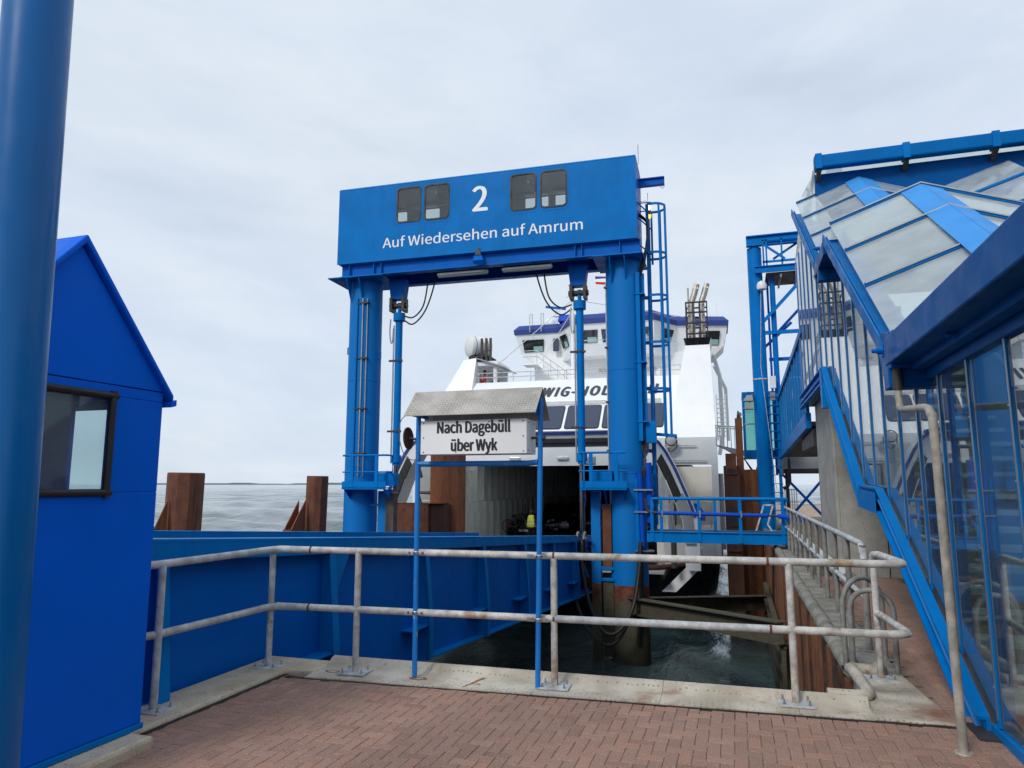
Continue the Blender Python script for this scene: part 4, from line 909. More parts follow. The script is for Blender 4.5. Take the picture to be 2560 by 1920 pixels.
# service walkway from the portal leg to the quay
sw = thing('service_walkway', (-0.5, 20, 0), 'blue steel service walkway with pipe along its rail from portal to quay', 'walkway')
for yy in (19.45, 20.35):
    MB().box(-2.35, 1.22, yy - 0.02, yy + 0.02, 0.13, 0.40).box(-2.35, 1.22, yy - 0.06, yy + 0.06, 0.395, 0.415).build('side_beam', 'blue', sw)
    MB().tube([(-2.22, yy, 1.27), (1.20, yy, 1.27)], 0.035, 10).build('handrail', 'blue', sw, smooth=True)
    for xx in (-2.20, -1.95, -0.98, 0.05, 1.08) if yy < 20 else (-2.2, -0.6, 1.15): MB().box(xx - 0.04, xx + 0.04, yy - 0.045, yy - 0.02, 0.15, 1.25).build('rail_post', 'blue', sw)
MB().box(1.14, 1.22, 19.45, 20.35, 1.22, 1.30).box(1.14, 1.22, 20.27, 20.35, 0.1, 1.28).build('end_rail', 'blue', sw)
MB().box(-2.35, 1.22, 19.47, 20.33, 0.36, 0.39).build('grating', 'dark', sw)
MB().tube([(-2.05, 19.40, 0.90), (0.72, 19.40, 0.86)], 0.05, 12).build('cable_conduit', 'blue_royal', sw, smooth=True)
MB().tube([(0.98, 19.3, 0.86), (1.5, 18.6, 0.80)], 0.06, 12).build('cable_conduit', 'blue_royal', sw, smooth=True)
MB().tube([(0.72, 19.40, 0.86), (1.0, 19.3, 0.86)], 0.025, 8).tube(curve([(-2.05, 19.4, 0.9), (-2.3, 19.5, 0.95), (-2.42, 19.75, 1.25)], 6), 0.045, 8).build('cable', 'black', sw, smooth=True)
for xx in (-1.92, -0.95, 0.08): MB().box(xx - 0.02, xx + 0.02, 19.34, 19.44, 0.80, 0.97).build('conduit_clamp', 'steel', sw)
# raking steel struts from pile to quay wall
for i, (a, b) in enumerate((((-2.9, 20.0, -1.62), (0.74, 15.0, -1.18)), ((-2.9, 20.6, -1.72), (1.0, 24.6, -2.05)))):
    s_ = MB().bar(a, b, 0.42, 0.03).build('strut', 'algae')
    s_.data.materials.clear(); s_.data.materials.append(M['algae'])
    bpy.data.objects.remove(s_)
    st = thing('steel_strut', a, ['algae-covered steel strut running from the pile towards the viewer', 'algae-covered steel strut running from the pile away from the viewer'][i], 'strut', 'struts between pile and quay')
    MB().bar(a, b, 0.03, 0.40).build('web', 'algae', st)
    up = V(0, 0, 0.20); MB().bar(V(*a) + up, V(*b) + up, 0.3, 0.025).build('top_flange', 'algae', st); MB().bar(V(*a) - up, V(*b) - up, 0.3, 0.025).build('bottom_flange', 'algae', st)
gr = thing('tidal_ladder_frame', (0.75, 19.5, -2), 'mossy steel frame of rungs standing against the sheet piles', 'frame')
for yy in (15.05, 24.4): MB().box(0.68, 0.76, yy - 0.05, yy + 0.05, -4.5, -1.5).build('upright', 'algae', gr)
for zz in (-1.45, -1.9, -2.4, -2.9): MB().box(0.66, 0.78, 15.05, 24.4, zz - 0.03, zz + 0.03).build('rung_beam', 'algae', gr)

# ================================================================== FERRY
fe = thing('ferry', (-7.4, 25, 0), 'white car ferry with open bow, black hull and dark grey name lettering', 'ferry', rz=R(1.6), local=True)
HWD = 6.85                                  # half beam at the bow house
def hw(y): return 0.0
bow = [(-3.2, 0.9), (-4.6, 1.5), (-5.7, 2.8), (-6.45, 4.6), (-HWD, 7.5), (-HWD, 76)]
outl = bow + [(-x, y) for x, y in reversed(bow)]
low = [(x * 0.90, y + (1.3 if y < 8 else 0)) for x, y in outl]
h_ = MB()
n_ = len(outl)
lv = [(low, -4.6), ([(x * 0.97, y + (0.4 if y < 8 else 0)) for x, y in outl], -2.8), (outl, -1.35)]
for (A, za), (B, zb) in zip(lv[:-1], lv[1:]): h_.add([(p[0], p[1], za) for p in A] + [(p[0], p[1], zb) for p in B], [(i, (i + 1) % n_, n_ + (i + 1) % n_, n_ + i) for i in range(n_)])
h_.add([(p[0], p[1], -1.352) for p in outl], [tuple(range(n_))])
h_.build('hull', 'hull_black', fe, smooth=True)
rub = MB()
for s_ in (-1, 1): rub.tube([(s_ * -p[0], p[1], -1.33) for p in bow], 0.09, 8)
rub.build('rubbing_strake', 'rust_dark', fe, smooth=True)
# white bow bulwark pieces at each side of the ramp opening
DZ = -1.42
for s_ in (-1, 1):
    pts = [(s_ * 4.9, 2.0), (s_ * 5.7, 2.9), (s_ * 6.4, 4.6), (s_ * 6.8, 6.2)]
    vs = []; fs = []
    for (x, y) in pts: vs += [(x, y, -1.33), (x * 0.985, y + 0.05, -0.25)]
    fs = [(2 * i, 2 * i + 2, 2 * i + 3, 2 * i + 1) for i in range(3)]
    b_ = MB().add(vs, fs); b_.add([(v[0] - s_ * 0.06, v[1] + 0.05, v[2]) for v in vs], fs)
    b_.build('bow_bulwark', 'white', fe)
    # hull side and front panel with mooring-deck opening
    MB().box(min(s_ * HWD, s_ * (HWD - 0.08)), max(s_ * HWD, s_ * (HWD - 0.08)), 5.6, 74, -1.34, 3.6).build('side_plating', 'white', fe)
    fp = MB(); xa, xb2 = 4.75, HWD
    def bxs(a, b, y0, y1, z0, z1): fp.box(min(s_ * a, s_ * b), max(s_ * a, s_ * b), y0, y1, z0, z1)
    bxs(6.58, HWD, 5.5, 5.62, -1.33, 2.46); bxs(4.75, 4.95, 5.5, 5.62, -1.33, 2.46); bxs(4.95, 6.58, 5.5, 5.62, -1.33, -0.15)
    fp.build('front_panel', 'white', fe)
    rc = MB(); 
    rc.box(min(s_ * 4.95, s_ * 6.75), max(s_ * 4.95, s_ * 6.75), 8.4, 8.45, -1.3, 2.46).box(min(s_ * 4.95, s_ * 6.75), max(s_ * 4.95, s_ * 6.75), 5.62, 8.4, -0.2, -0.15).box(min(s_ * 4.76, s_ * 4.82), max(s_ * 4.76, s_ * 4.82), 5.62, 8.4, -0.2, 2.46)
    rc.build('mooring_recess', 'grey' if False else 'cream', fe)
    for zz in (0.9, 0.4): MB().tube([(s_ * 4.95, 5.56, zz), (s_ * 6.58, 5.56, zz)], 0.022, 6).build('recess_rail', 'galv_white', fe)
    for k in range(4): MB().tube([(s_ * (5.3 + k * 0.4), 5.56, -0.15), (s_ * (5.3 + k * 0.4), 5.56, 0.9)], 0.018, 6).build('rail_stanchion', 'galv_white', fe)
# header above the ramp opening
MB().box(-HWD, HWD, 5.5, 5.7, 2.465, 3.62).build('header', 'white', fe)
MB().loft([(1.1, 5.49, 2.5), (1.75, 5.49, 2.5), (1.75, 5.49, 2.85), (1.1, 5.49, 2.85)], [(1.2, 5.44, 2.55), (1.65, 5.44, 2.55), (1.65, 5.44, 2.8), (1.2, 5.44, 2.8)]).build('camera_niche', 'grey', fe)
for xx in (-1.9, 0.3, 3.0): MB().box(xx - 0.25, xx + 0.25, 5.40, 5.49, 2.72, 2.86).build('deck_lamp', 'lamp_glass', fe, bevel=0.02)
# raised bow visor: slab, rubber lip, blue stripe, curved side arms
MB().loft([(-4.35, 0.25, 3.26), (4.35, 0.25, 3.26), (4.35, 1.1, 3.26), (-4.35, 1.1, 3.26)], [(-4.3, 0.2, 3.60), (4.3, 0.2, 3.60), (4.3, 1.1, 3.64), (-4.3, 1.1, 3.64)]).build('bow_visor', 'white', fe)
MB().box(-4.35, 4.35, 0.08, 0.24, 3.13, 3.31).build('visor_lip', 'black', fe, bevel=0.02)
MB().box(-4.3, 4.3, 0.16, 0.198, 3.45, 3.56).build('visor_stripe', 'navy', fe)
MB().box(-4.2, 4.2, 0.5, 1.0, 3.04, 3.2595).build('visor_underside', 'grey', fe)
outer = [(3.55, 3.50), (4.0, 3.56), (4.45, 3.46), (4.85, 3.18), (5.10, 2.82), (5.38, 2.26), (5.75, 1.36), (6.05, 0.55), (6.12, -0.4), (6.12, -1.3)]
inner = [(3.55, 3.10), (3.95, 3.14), (4.25, 3.02), (4.5, 2.78), (4.68, 2.46), (4.98, 1.85), (5.32, 1.0), (5.55, 0.4), (5.62, -0.4), (5.62, -1.3)]
for s_ in (-1, 1):
    A = [(s_ * x, z) for x, z in outer]; B = [(s_ * x, z) for x, z in inner]
    mb = MB()
    for i in range(len(A) - 1):
        q = [A[i], A[i + 1], B[i + 1], B[i]]
        mb.loft([(p[0], 0.55, p[1]) for p in q], [(p[0], 1.5, p[1]) for p in q])
    ao = mb.build('visor_arm', 'white', fe)
    st = MB()
    for i in range(2, 7):
        q = [A[i], A[i + 1], (A[i + 1][0] - s_ * 0.09, A[i + 1][1] - 0.04), (A[i][0] - s_ * 0.09, A[i][1] - 0.04)]
        st.loft([(p[0], 0.50, p[1]) for p in q], [(p[0], 0.548, p[1]) for p in q])
    st.build('arm_stripe', 'navy', ao)
    sl = MB()
    for i, k in ((4, 0.35), (5, 0.45)):
        q = [(A[i][0] - s_ * 0.2, A[i][1] - 0.08), (A[i + 1][0] - s_ * 0.2, A[i + 1][1] - 0.08), (B[i + 1][0] + s_ * 0.02, B[i + 1][1]), (B[i][0] + s_ * 0.05, B[i][1])]
        sl.loft([(p[0], 0.47, p[1]) for p in q], [(p[0], 0.548, p[1]) for p in q])
    sl.build('arm_seal', 'black', ao)
    sl = MB()
    for i in (6, 7):
        q = [(A[i][0] - s_ * 0.16, A[i][1]), (A[i + 1][0] - s_ * 0.12, A[i + 1][1]), (B[i + 1][0] + s_ * 0.02, B[i + 1][1]), (B[i][0] + s_ * 0.02, B[i][1])]
        sl.loft([(p[0], 0.47, p[1]) for p in q], [(p[0], 0.548, p[1]) for p in q])
    sl.build('arm_plate', 'grey', ao)
    MB().prism([(s_ * 5.62, -1.3), (s_ * 6.12, -1.3), (s_ * 5.2, -2.2), (s_ * 4.7, -2.2)], 'y', 1.7, 1.9).build('bow_strut', 'white', fe)
    MB().tube([(s_ * 5.2, 1.2, -1.3), (s_ * 5.2, 1.2, 0.6)], 0.06, 10).build('ram', 'steel', fe, smooth=True)
    MB().tube([(s_ * 5.2, 1.2, -1.3), (s_ * 5.2, 1.2, -0.3)], 0.10, 10).build('ram_sleeve', 'dark', fe, smooth=True)
# vehicle deck
dk = MB().box(-4.85, 4.85, 0.9, 75, -1.50, DZ).build('vehicle_deck', 'grey', fe)
for s_ in (-1, 1):
    wl = MB().box(min(s_ * 4.75, s_ * 4.85), max(s_ * 4.75, s_ * 4.85), 4.0, 75, DZ, 3.2).build('deck_wall', 'inner', fe)
    for k in range(30):
        y = 4.3 + k * 1.15
        MB().box(min(s_ * 4.48, s_ * 4.75), max(s_ * 4.48, s_ * 4.75), y, y + 0.16, 0.85, 3.2).build('wall_frame', 'inner', wl)
        MB().box(min(s_ * 4.36, s_ * 4.75), max(s_ * 4.36, s_ * 4.75), y, y + 0.42, DZ, 0.82).build('frame_foot', 'inner', wl)
    for zz in (1.5, 2.3): MB().box(min(s_ * 4.70, s_ * 4.75), max(s_ * 4.70, s_ * 4.75), 4.0, 60, zz, zz + 0.05).build('stringer', 'inner', wl)
MB().box(-4.34, -4.33, 8.95, 9.2, -0.1, 0.25).build('exit_notice', 'lettering_white', fe)
MB().box(-4.46, -4.44, 16.9, 17.5, -0.2, 0.45).build('hose_cabinet', 'red', fe)
MB().box(-4.85, 4.85, 8.0, 75, 3.2, 3.3).build('deck_head', 'dark', fe)  # starts late: added unseen slot lets sky light onto the deck walls
MB().box(-4.85, 4.85, 75, 75.1, -1.5, 3.3).build('stern_door', 'grey', fe)
for k in range(14): MB().box(-4.7, 4.7, 8.3 + k * 2.3, 8.45 + k * 2.3, 2.95, 3.2).build('deck_beam', 'inner', fe)
# raked bow-house front
fy = lambda z: 8.0 + (z - 3.62) * 1.05
FT = 7.25
MB().box(-HWD, HWD, 8.0, 30, 3.625, 3.68).build('visor_deck', 'white', fe)  # kept back from the header to leave the added light slot open
fh = MB().loft([(-HWD - 0.35, fy(3.68), 3.69), (HWD, fy(3.68), 3.69), (HWD, 40, 3.69), (-HWD - 0.35, 40, 3.69)], [(-HWD - 0.2, fy(FT), FT), (HWD - 0.1, fy(FT), FT), (HWD - 0.1, 40, FT), (-HWD - 0.2, 40, FT)]).build('bow_house', 'white', fe)
ff = lambda x, z, d: V(x, fy(z) + d * 0.66, z - d * 0.76)
for a, b in ((-4.02, -2.38), (-2.16, -0.52), (-0.30, 1.34), (1.56, 3.18), (3.36, 4.42)):
    o_ = rrect(a, b, 4.36, 5.58, 0.10, 3); n_ = len(o_)
    sq = lambda p, d: ff(p[0] * (1 - 0.0 * p[1]), p[1], d)
    MB().loft([sq(p, -0.03) for p in o_], [sq(p, 0.02) for p in o_]).build('lounge_window', 'ship_glass', fe)
    i_ = rrect(a - 0.05, b + 0.05, 4.31, 5.63, 0.13, 3)
    MB().add([sq(p, -0.012) for p in i_], [tuple(range(n_))]).build('window_gasket', 'dark', fe)
lettering('name_lettering', 'SCHLESWIG-HOLSTEIN', 'lettering_grey', fe, -5.2, 4.15, 6.20, 0.54, ff, 0.03, 0.026, 0.2, 1.12)
# round owner emblem at the left of the name
em = MB().tube([ff(-5.55 + 0.42 * math.cos(R(a)), 6.35 + 0.42 * math.sin(R(a)), -0.008) for a in range(0, 360, 15)], 0.03, 6, closed=True)
em.tube([ff(-5.55 + 0.30 * math.cos(R(a)), 6.35 + 0.30 * math.sin(R(a)), -0.008) for a in range(0, 360, 20)], 0.02, 6, closed=True)
for zz in (6.2, 6.3, 6.42): em.tube([ff(-5.8 + k * 0.05, zz + 0.03 * math.sin(k * 1.2), -0.008) for k in range(11)], 0.018, 6)
em.build('emblem', 'blue_light', fe)
for zz in (5.85, 5.72): MB().box(-3.4, 4.3, fy(zz) - 0.12, fy(zz) - 0.06, zz, zz + 0.03).build('handhold_bar', 'galv_white', fe)
for z0, x0, x1 in ((3.25, 4.7, 6.0), (2.62, 4.9, 6.4)): MB().box(x0, x1, 5.38, 5.42, z0, z0 + 0.04).build('grab_bar', 'galv_white', fe)
# promenade rail on the bow house
RL = [(-5.9, fy(FT) + 0.1), (6.3, fy(FT) + 0.1)]
for zz in (0.55, 0.30): MB().tube([(RL[0][0], RL[0][1], FT + zz), (RL[1][0], RL[1][1], FT + zz)], 0.025, 6).build('deck_rail', 'galv_white', fe)
for k in range(13): MB().tube([(-5.8 + k, RL[0][1], FT), (-5.8 + k, RL[0][1], FT + 0.55)], 0.022, 6).build('rail_stanchion', 'galv_white', fe)
# funnel casing at the right with caged exhausts
fu = MB().loft([(4.55, 9.3, 3.9), (6.86, 9.3, 3.9), (6.86, 16, 3.9), (4.55, 16, 3.9)], [(5.52, 11.0, 8.62), (6.72, 11.0, 8.62), (6.72, 14.2, 8.62), (5.52, 14.2, 8.62)]).build('funnel', 'white', fe, bevel=0.02)
MB().loft([(5.56, 11.0, 8.63), (6.68, 11.0, 8.63), (6.68, 14.0, 8.63), (5.56, 14.0, 8.63)], [(5.44, 10.9, 8.98), (6.80, 10.9, 8.98), (6.80, 14.1, 8.98), (5.44, 14.1, 8.98)]).build('funnel_top', 'hull_black', fu)
cg = MB()
for x in (5.6, 5.95, 6.3, 6.64):
    for y in (11.2, 12.4): cg.box(x - 0.03, x + 0.03, y - 0.03, y + 0.03, 8.98, 10.9)
for z in (9.25, 9.8, 10.35, 10.88):
    cg.box(5.57, 6.67, 11.16, 11.22, z - 0.04, z + 0.04).box(5.57, 6.67, 12.38, 12.44, z - 0.04, z + 0.04).box(5.57, 5.63, 11.2, 12.4, z - 0.04, z + 0.04).box(6.61, 6.67, 11.2, 12.4, z - 0.04, z + 0.04)
cg.build('exhaust_cage', 'black', fu)
for x in (5.88, 6.38):
    MB().tube(curve([(x, 11.8, 8.9), (x, 11.8, 10.2), (x, 11.8, 10.95), (x + 0.14, 11.8, 11.4), (x + 0.24, 11.8, 11.75), (x + 0.3, 11.8, 11.98)], 3), 0.155, 14).build('exhaust_pipe', 'exhaust', fu, smooth=True)
    MB().add([(x + 0.13, 11.65, 11.74), (x + 0.40, 11.65, 11.70), (x + 0.16, 11.7, 12.12)], [(0, 1, 2)]).build('rain_flap', 'exhaust', fu)
MB().tube([(5.72, 11.9, 9.0), (5.72, 11.9, 11.85)], 0.045, 8).build('vent_pipe', 'exhaust', fu, smooth=True)
# davits, ladder and boat gear behind the funnel at the ship's side
gr_ = MB().tube([(6.85, 11.5, 8.2), (7.15, 12.5, 7.2), (7.2, 13, 4.2), (7.0, 13.4, 3.2)], 0.10, 8).build('davit', 'white', fe, smooth=True)
MB().tube([(6.9, 13.5, 7.9), (7.45, 14.5, 6.8), (7.5, 15, 4.0)], 0.09, 8).build('davit', 'white', fe, smooth=True)
for k in range(9): MB().box(6.9, 7.35, 9.6, 9.75, 3.9 + k * 0.22 + 0.0, 3.93 + k * 0.22).build('side_ladder_rung', 'galv_white', fe)
MB().bar((6.92, 9.6, 3.7), (6.92, 9.6, 5.9), 0.05, 0.05).bar((7.33, 9.6, 3.7), (7.33, 9.6, 5.9), 0.05, 0.05).build('side_ladder_stile', 'galv_white', fe)
for k, zz in enumerate((-1.0, -0.1)): MB().box(6.85, 7.05, 5.7, 7.2, zz, zz + 2.2 if k else zz + 0.9).build('side_fender', 'grey', fe)
# left stair casing with roof shelter
cs = MB().loft([(-HWD - 0.75, fy(6.7), 6.7), (-6.0, fy(6.7), 6.7), (-6.0, 15, 6.7), (-HWD - 0.75, 15, 6.7)], [(-6.75, 12.0, 8.62), (-5.98, 12.0, 8.72), (-5.98, 15, 8.72), (-6.75, 15, 8.62)]).build('stair_casing', 'white', fe)
sh = MB().box(-6.0, -4.85, 14.4, 14.5, FT, 8.5).build('shelter_back', 'white', fe)
for x in (-4.95,): MB().box(x - 0.09, x + 0.09, 12.2, 12.4, FT, 8.25).build('shelter_post', 'white', fe)
MB().box(-6.0, -4.75, 12.1, 14.5, 8.28, 8.5).build('shelter_beam', 'white', fe)
MB().prism([(-6.0, 8.66), (-4.35, 8.10), (-4.35, 8.16), (-6.0, 8.74)], 'y', 11.9, 14.6).build('shelter_roof', 'grey', fe)
for zz in (7.6, 7.9, 8.15): MB().box(-5.35, -4.95, 12.28, 12.32, zz, zz + 0.03).build('shelter_rung', 'galv_dull', fe)
# raft cradle posts
rk = MB().box(-6.5, -5.3, 12.2, 13.6, 8.80, 8.86)
for x in (-5.72, -5.45, -5.2): rk.box(x - 0.06, x + 0.06, 12.1, 12.22, 8.55, 9.85)
rk.box(-5.75, -5.15, 12.13, 12.18, 9.1, 9.16).box(-6.55, -6.45, 12.3, 12.4, 8.6, 8.86).box(-6.55, -6.45, 13.4, 13.5, 8.6, 8.86)
rk.build('raft_cradle', 'dark', fe)
# deck house and navigation bridge
MB().box(-6.4, 6.4, 27.2, 44, FT - 0.1, 11.3).build('deck_house', 'white', fe)
for x in (-1.0, 0.35): MB().prism(rrect(x, x + 0.75, 7.6, 9.0, 0.12), 'y', 27.15, 27.21).build('door', 'navy', fe)
bp = [(-7.5, 31), (-7.5, 27.3), (-4.3, 27.3), (-2.9, 25.0), (2.9, 25.0), (4.3, 27.3), (7.7, 28.2), (7.7, 31)]
bt = [(-7.85, 31), (-7.85, 26.9), (-4.4, 26.9), (-3.0, 24.5), (3.0, 24.5), (4.4, 26.9), (8.0, 27.9), (8.0, 31)]
b0 = [(x * 0.90 if abs(x) > 5 else x, max(y, 27.4) if abs(x) > 3.5 else y + 0.5) for x, y in bp]
br = MB().loft([(x, y, 11.0) for x, y in b0], [(x, y, 11.75) for x, y in bp]).loft([(x, y, 11.752) for x, y in bp], [(x, y, 13.2) for x, y in bt]).build('bridge', 'white', fe)
MB().loft([(x * 1.01, y - 0.1, 13.2) for x, y in bt], [(x * 1.015, y - 0.15, 13.55) for x, y in bt]).loft([(x * 1.015, y - 0.15, 13.552) for x, y in bt], [(x * 0.97, y + 0.2, 13.95) for x, y in bt]).build('bridge_roof', 'navy', fe)
def bwin(p0, p1, z0, z1, lean=0.0, nm='bridge_window'):
    p0, p1 = V(*p0, 0), V(*p1, 0); d = (p1 - p0); nr = V(d.y, -d.x, 0).normalized()
    def q(t, z): k = (z - 11.75) / 1.45; return p0 + d * t + nr * (0.05 + 0.5 * k) + V(0, 0, z)
    pts = [q(0.05, z0), q(0.95, z0), q(1, z1), q(0, z1)]
    MB().loft(pts, [p - nr * 0.08 for p in pts]).build(nm, 'bridge_glass', fe)
    MB().loft([q(0.5, z0 + 0.02) + nr * 0.012, q(0.93, z0 + 0.02) + nr * 0.012, q(0.93, z0 + 0.4) + nr * 0.012, q(0.5, z0 + 0.4) + nr * 0.012], [p - nr * 0.004 for p in (q(0.5, z0 + 0.02), q(0.93, z0 + 0.02), q(0.93, z0 + 0.4), q(0.5, z0 + 0.4))]).build('window_tint', 'glass_tint', fe)
M['glass_tint'] = solidglass('pale_green_glass', (0.28, 0.45, 0.44), 0.1)
bwin((-7.3, 27.3), (-5.6, 27.3), 11.85, 12.75)
bwin((-3.95, 26.6), (-3.3, 25.65), 11.85, 12.75)
for a, b in ((-2.6, -1.05), (-0.8, 0.8), (1.05, 2.6)): bwin((a, 25.0), (b, 25.0), 11.85, 12.75)
bwin((3.3, 25.65), (3.95, 26.6), 11.85, 12.75)
bwin((5.9, 27.75), (7.4, 28.1), 11.8, 12.8)
MB().prism(rrect(-4.85, -4.4, 11.75, 12.75, 0.1), 'y', 26.85, 26.95).build('side_door', 'ship_glass', fe)
# bridge-wing stair and rails
MB().bar((-5.9, 26.2, 10.7), (-2.2, 26.2, 7.9), 0.5, 0.14).build('wing_stair', 'white', fe)
MB().box(-7.0, -5.9, 25.9, 27.2, 10.62, 10.72).build('stair_landing', 'white', fe)
for dz in (0.55, 1.0):
    MB().tube([(-7.0, 25.9, 10.7 + dz), (-5.9, 25.9, 10.7 + dz), (-2.2, 25.9, 7.9 + dz)], 0.03, 6).build('stair_rail', 'galv_white', fe)
for k in range(8): MB().tube([(-5.9 + k * 0.53, 25.9, 10.7 - k * 0.4), (-5.9 + k * 0.53, 25.9, 11.7 - k * 0.4)], 0.025, 6).build('stair_stanchion', 'galv_white', fe)
for zz in (11.9,): MB().tube([(-3.0, 24.2, zz), (3.2, 24.2, zz), (4.4, 26.4, zz)], 0.03, 6).build('bridge_rail', 'galv_white', fe)
MB().lathe([(0.02, 0), (0.3, 0.02), (0.36, 0.25), (0.25, 0.5), (0.02, 0.6)], (3.15, 26.9, 9.7), (0, -1, 0), 16).build('dome_lamp', 'plastic_white', fe, smooth=True)
for x in (-1.35, 2.2): MB().box(x, x + 0.6, 27.0, 27.2, 10.0, 10.2).build('deck_lamp', 'lamp_glass', fe)
for zz in (0.45, 0.85): MB().tube([(-5.8, 20, FT + zz), (6.2, 20, FT + zz)], 0.03, 6).build('upper_rail', 'galv_white', fe)
# mast, stays, radar, aerials, flags
ms = MB().tube([(-2.1, 20.5, FT), (-2.1, 20.5, 13), (-2.1, 20.5, 15.6)], 0.14, 10, 0.07).build('mast', 'white', fe, smooth=True)
MB().box(-2.5, -1.7, 20.4, 20.6, 14.2, 14.26).build('mast_yard', 'white', ms); MB().box(-2.4, -1.8, 20.4, 20.6, 15.0, 15.05).build('mast_yard', 'white', ms); MB().box(-2.25, -1.95, 20.4, 20.6, 15.5, 15.9).build('mast_light', 'white', ms)
MB().tube([(-1.75, 20.5, 12.6), (-1.75, 20.5, 14.4)], 0.04, 6).box(-1.95, -1.55, 20.35, 20.65, 13.2, 13.3).box(-1.9, -1.6, 20.35, 20.65, 13.8, 13.9).build('lamp_rack', 'white', ms)
MB().tube([(-2.1, 20.5, 14.0), (-5.2, 13.0, 8.3)], 0.025, 5).build('stay', 'galv_white', ms)
MB().tube([(-2.1, 20.5, 14.0), (5.0, 26, 13.6)], 0.025, 5).build('stay', 'galv_white', ms)
MB().tube([(-2.2, 20.4, 13.0), (-3.2, 11.6, 6.6), (-3.4, 9.2, 4.2)], 0.02, 5).build('halyard', 'galv_white', ms)
rd = MB().tube([(-4.6, 27, 13.9), (-4.6, 27, 15.0)], 0.07, 8).box(-4.85, -4.35, 26.85, 27.15, 14.5, 14.62).build('radar_post', 'white', fe)
MB().bar((-5.35, 26.6, 15.22), (-3.9, 27.2, 15.10), 0.14, 0.16).build('radar_scanner', 'blue', rd)
MB().loft([(-4.4, 26.4, 13.95), (-3.2, 26.4, 13.95), (-3.2, 27.2, 13.95), (-4.4, 27.2, 13.95)], [(-4.3, 26.5, 14.5), (-3.3, 26.5, 14.5), (-3.3, 27.1, 14.5), (-4.3, 27.1, 14.5)]).build('covered_searchlight', 'blue_royal', fe, bevel=0.08)
MB().lathe([(0.55, 0), (0.55, 0.3), (0.4, 0.6), (0.1, 0.75)], (-5.3, 28, 13.9), (0, 0, 1), 16).build('satellite_dome', 'white', fe, smooth=True)
MB().lathe([(0.55, 0), (0.55, 0.2), (0.4, 0.5), (0.1, 0.65)], (6.4, 29, 13.9), (0, 0, 1), 16).build('satellite_dome', 'white', fe, smooth=True)
for x in (-6.6, -5.7): MB().tube([(x, 26.5, 13.3), (x, 26.5, 14.7), (x + 0.1, 26.9, 14.8), (x + 0.1, 26.9, 13.9)], 0.03, 6).build('roof_ladder_rail', 'galv_white', fe)
MB().box(-1.1, -0.3, 25.6, 26.2, 13.96, 14.25).build('roof_box', 'plastic_white', fe)
MB().box(-0.25, 0.05, 25.6, 25.9, 14.25, 14.8).build('horn_box', 'plastic_white', fe)
for x, zt in ((5.9, 16.0), (7.3, 15.3), (2.4, 16.6)): MB().tube([(x, 28, 13.9), (x, 28, zt)], 0.02, 5).build('aerial', 'white', fe)
MB().tube([(0.35, 22, FT), (0.35, 22, 16.3)], 0.03, 6).build('flag_staff', 'white', fe)
fl = MB()
fl.cur = 0; fl.add([(-0.75, 22, 15.95), (0.3, 22.05, 15.85), (0.3, 22.05, 15.75), (-0.75, 22, 15.75)], [(0, 1, 2, 3)])
fl.cur = 1; fl.add([(-0.75, 22, 15.75), (0.3, 22.05, 15.75), (0.3, 22.05, 15.45), (-0.75, 22, 15.55)], [(0, 1, 2, 3)])
fl.cur = 2; fl.add([(-0.75, 22, 15.55), (0.3, 22.05, 15.45), (0.3, 22.05, 15.25), (-0.7, 22, 15.38)], [(0, 1, 2, 3)])
fl.build('owner_flag', ['navy', 'lettering_white', 'red'], fe)
fl = MB()
for i in range(3): fl.cur = i; fl.add([(0.05, 21.6, 14.9 - i * 0.22), (0.32, 21.7, 14.95 - i * 0.2), (0.32, 21.7, 14.75 - i * 0.2), (0.05, 21.6, 14.68 - i * 0.22)], [(0, 1, 2, 3)])
M['gold'] = paint('gold_cloth', (0.8, 0.45, 0.02), 0.8, 0.03, 0.0)
fl.build('national_flag', ['black', 'red', 'gold'], fe)
fd = MB().lathe([(0.10, 0.22), (0.20, 0.18), (0.23, 0.02), (0.24, -0.02)], (5.0, 5.05, 3.48), (0, 1, 0), 24).build('searchlight', 'dark', fe, smooth=True)
MB().lathe([(0.20, 0), (0.15, -0.02), (0.05, -0.035)], (5.0, 5.02, 3.48), (0, 1, 0), 24).build('searchlight_lens', 'lamp_glass', fd, smooth=True)
MB().tube([(4.76, 5.2, 3.48), (4.78, 5.2, 3.2), (5.0, 5.25, 3.0), (5.22, 5.2, 3.2), (5.24, 5.2, 3.48)], 0.02, 6).build('searchlight_yoke', 'dark', fd)
# forecastle clutter: winch, bollards
for s_ in (1,):
    MB().lathe([(0.25, -0.3), (0.25, -0.26), (0.12, -0.26), (0.12, 0.26), (0.25, 0.26), (0.25, 0.3)], (s_ * 4.0, 1.8, -1.55), (1, 0, 0), 16).build('mooring_winch', 'dark', fe, smooth=True)
    for k in range(3): MB().lathe([(0.12, 0), (0.12, 0.5), (0.17, 0.5), (0.17, 0.58)], (5.1 + k * 0.45, 3.6, -1.35), (0, 0, 1), 12).build('bollard', 'plastic_white', fe, smooth=True)

def fpt(x, y, z):                            # ferry coordinates to world
    a = R(1.6); return V(-7.4 + x * math.cos(a) - y * math.sin(a), 25 + x * math.sin(a) + y * math.cos(a), z)
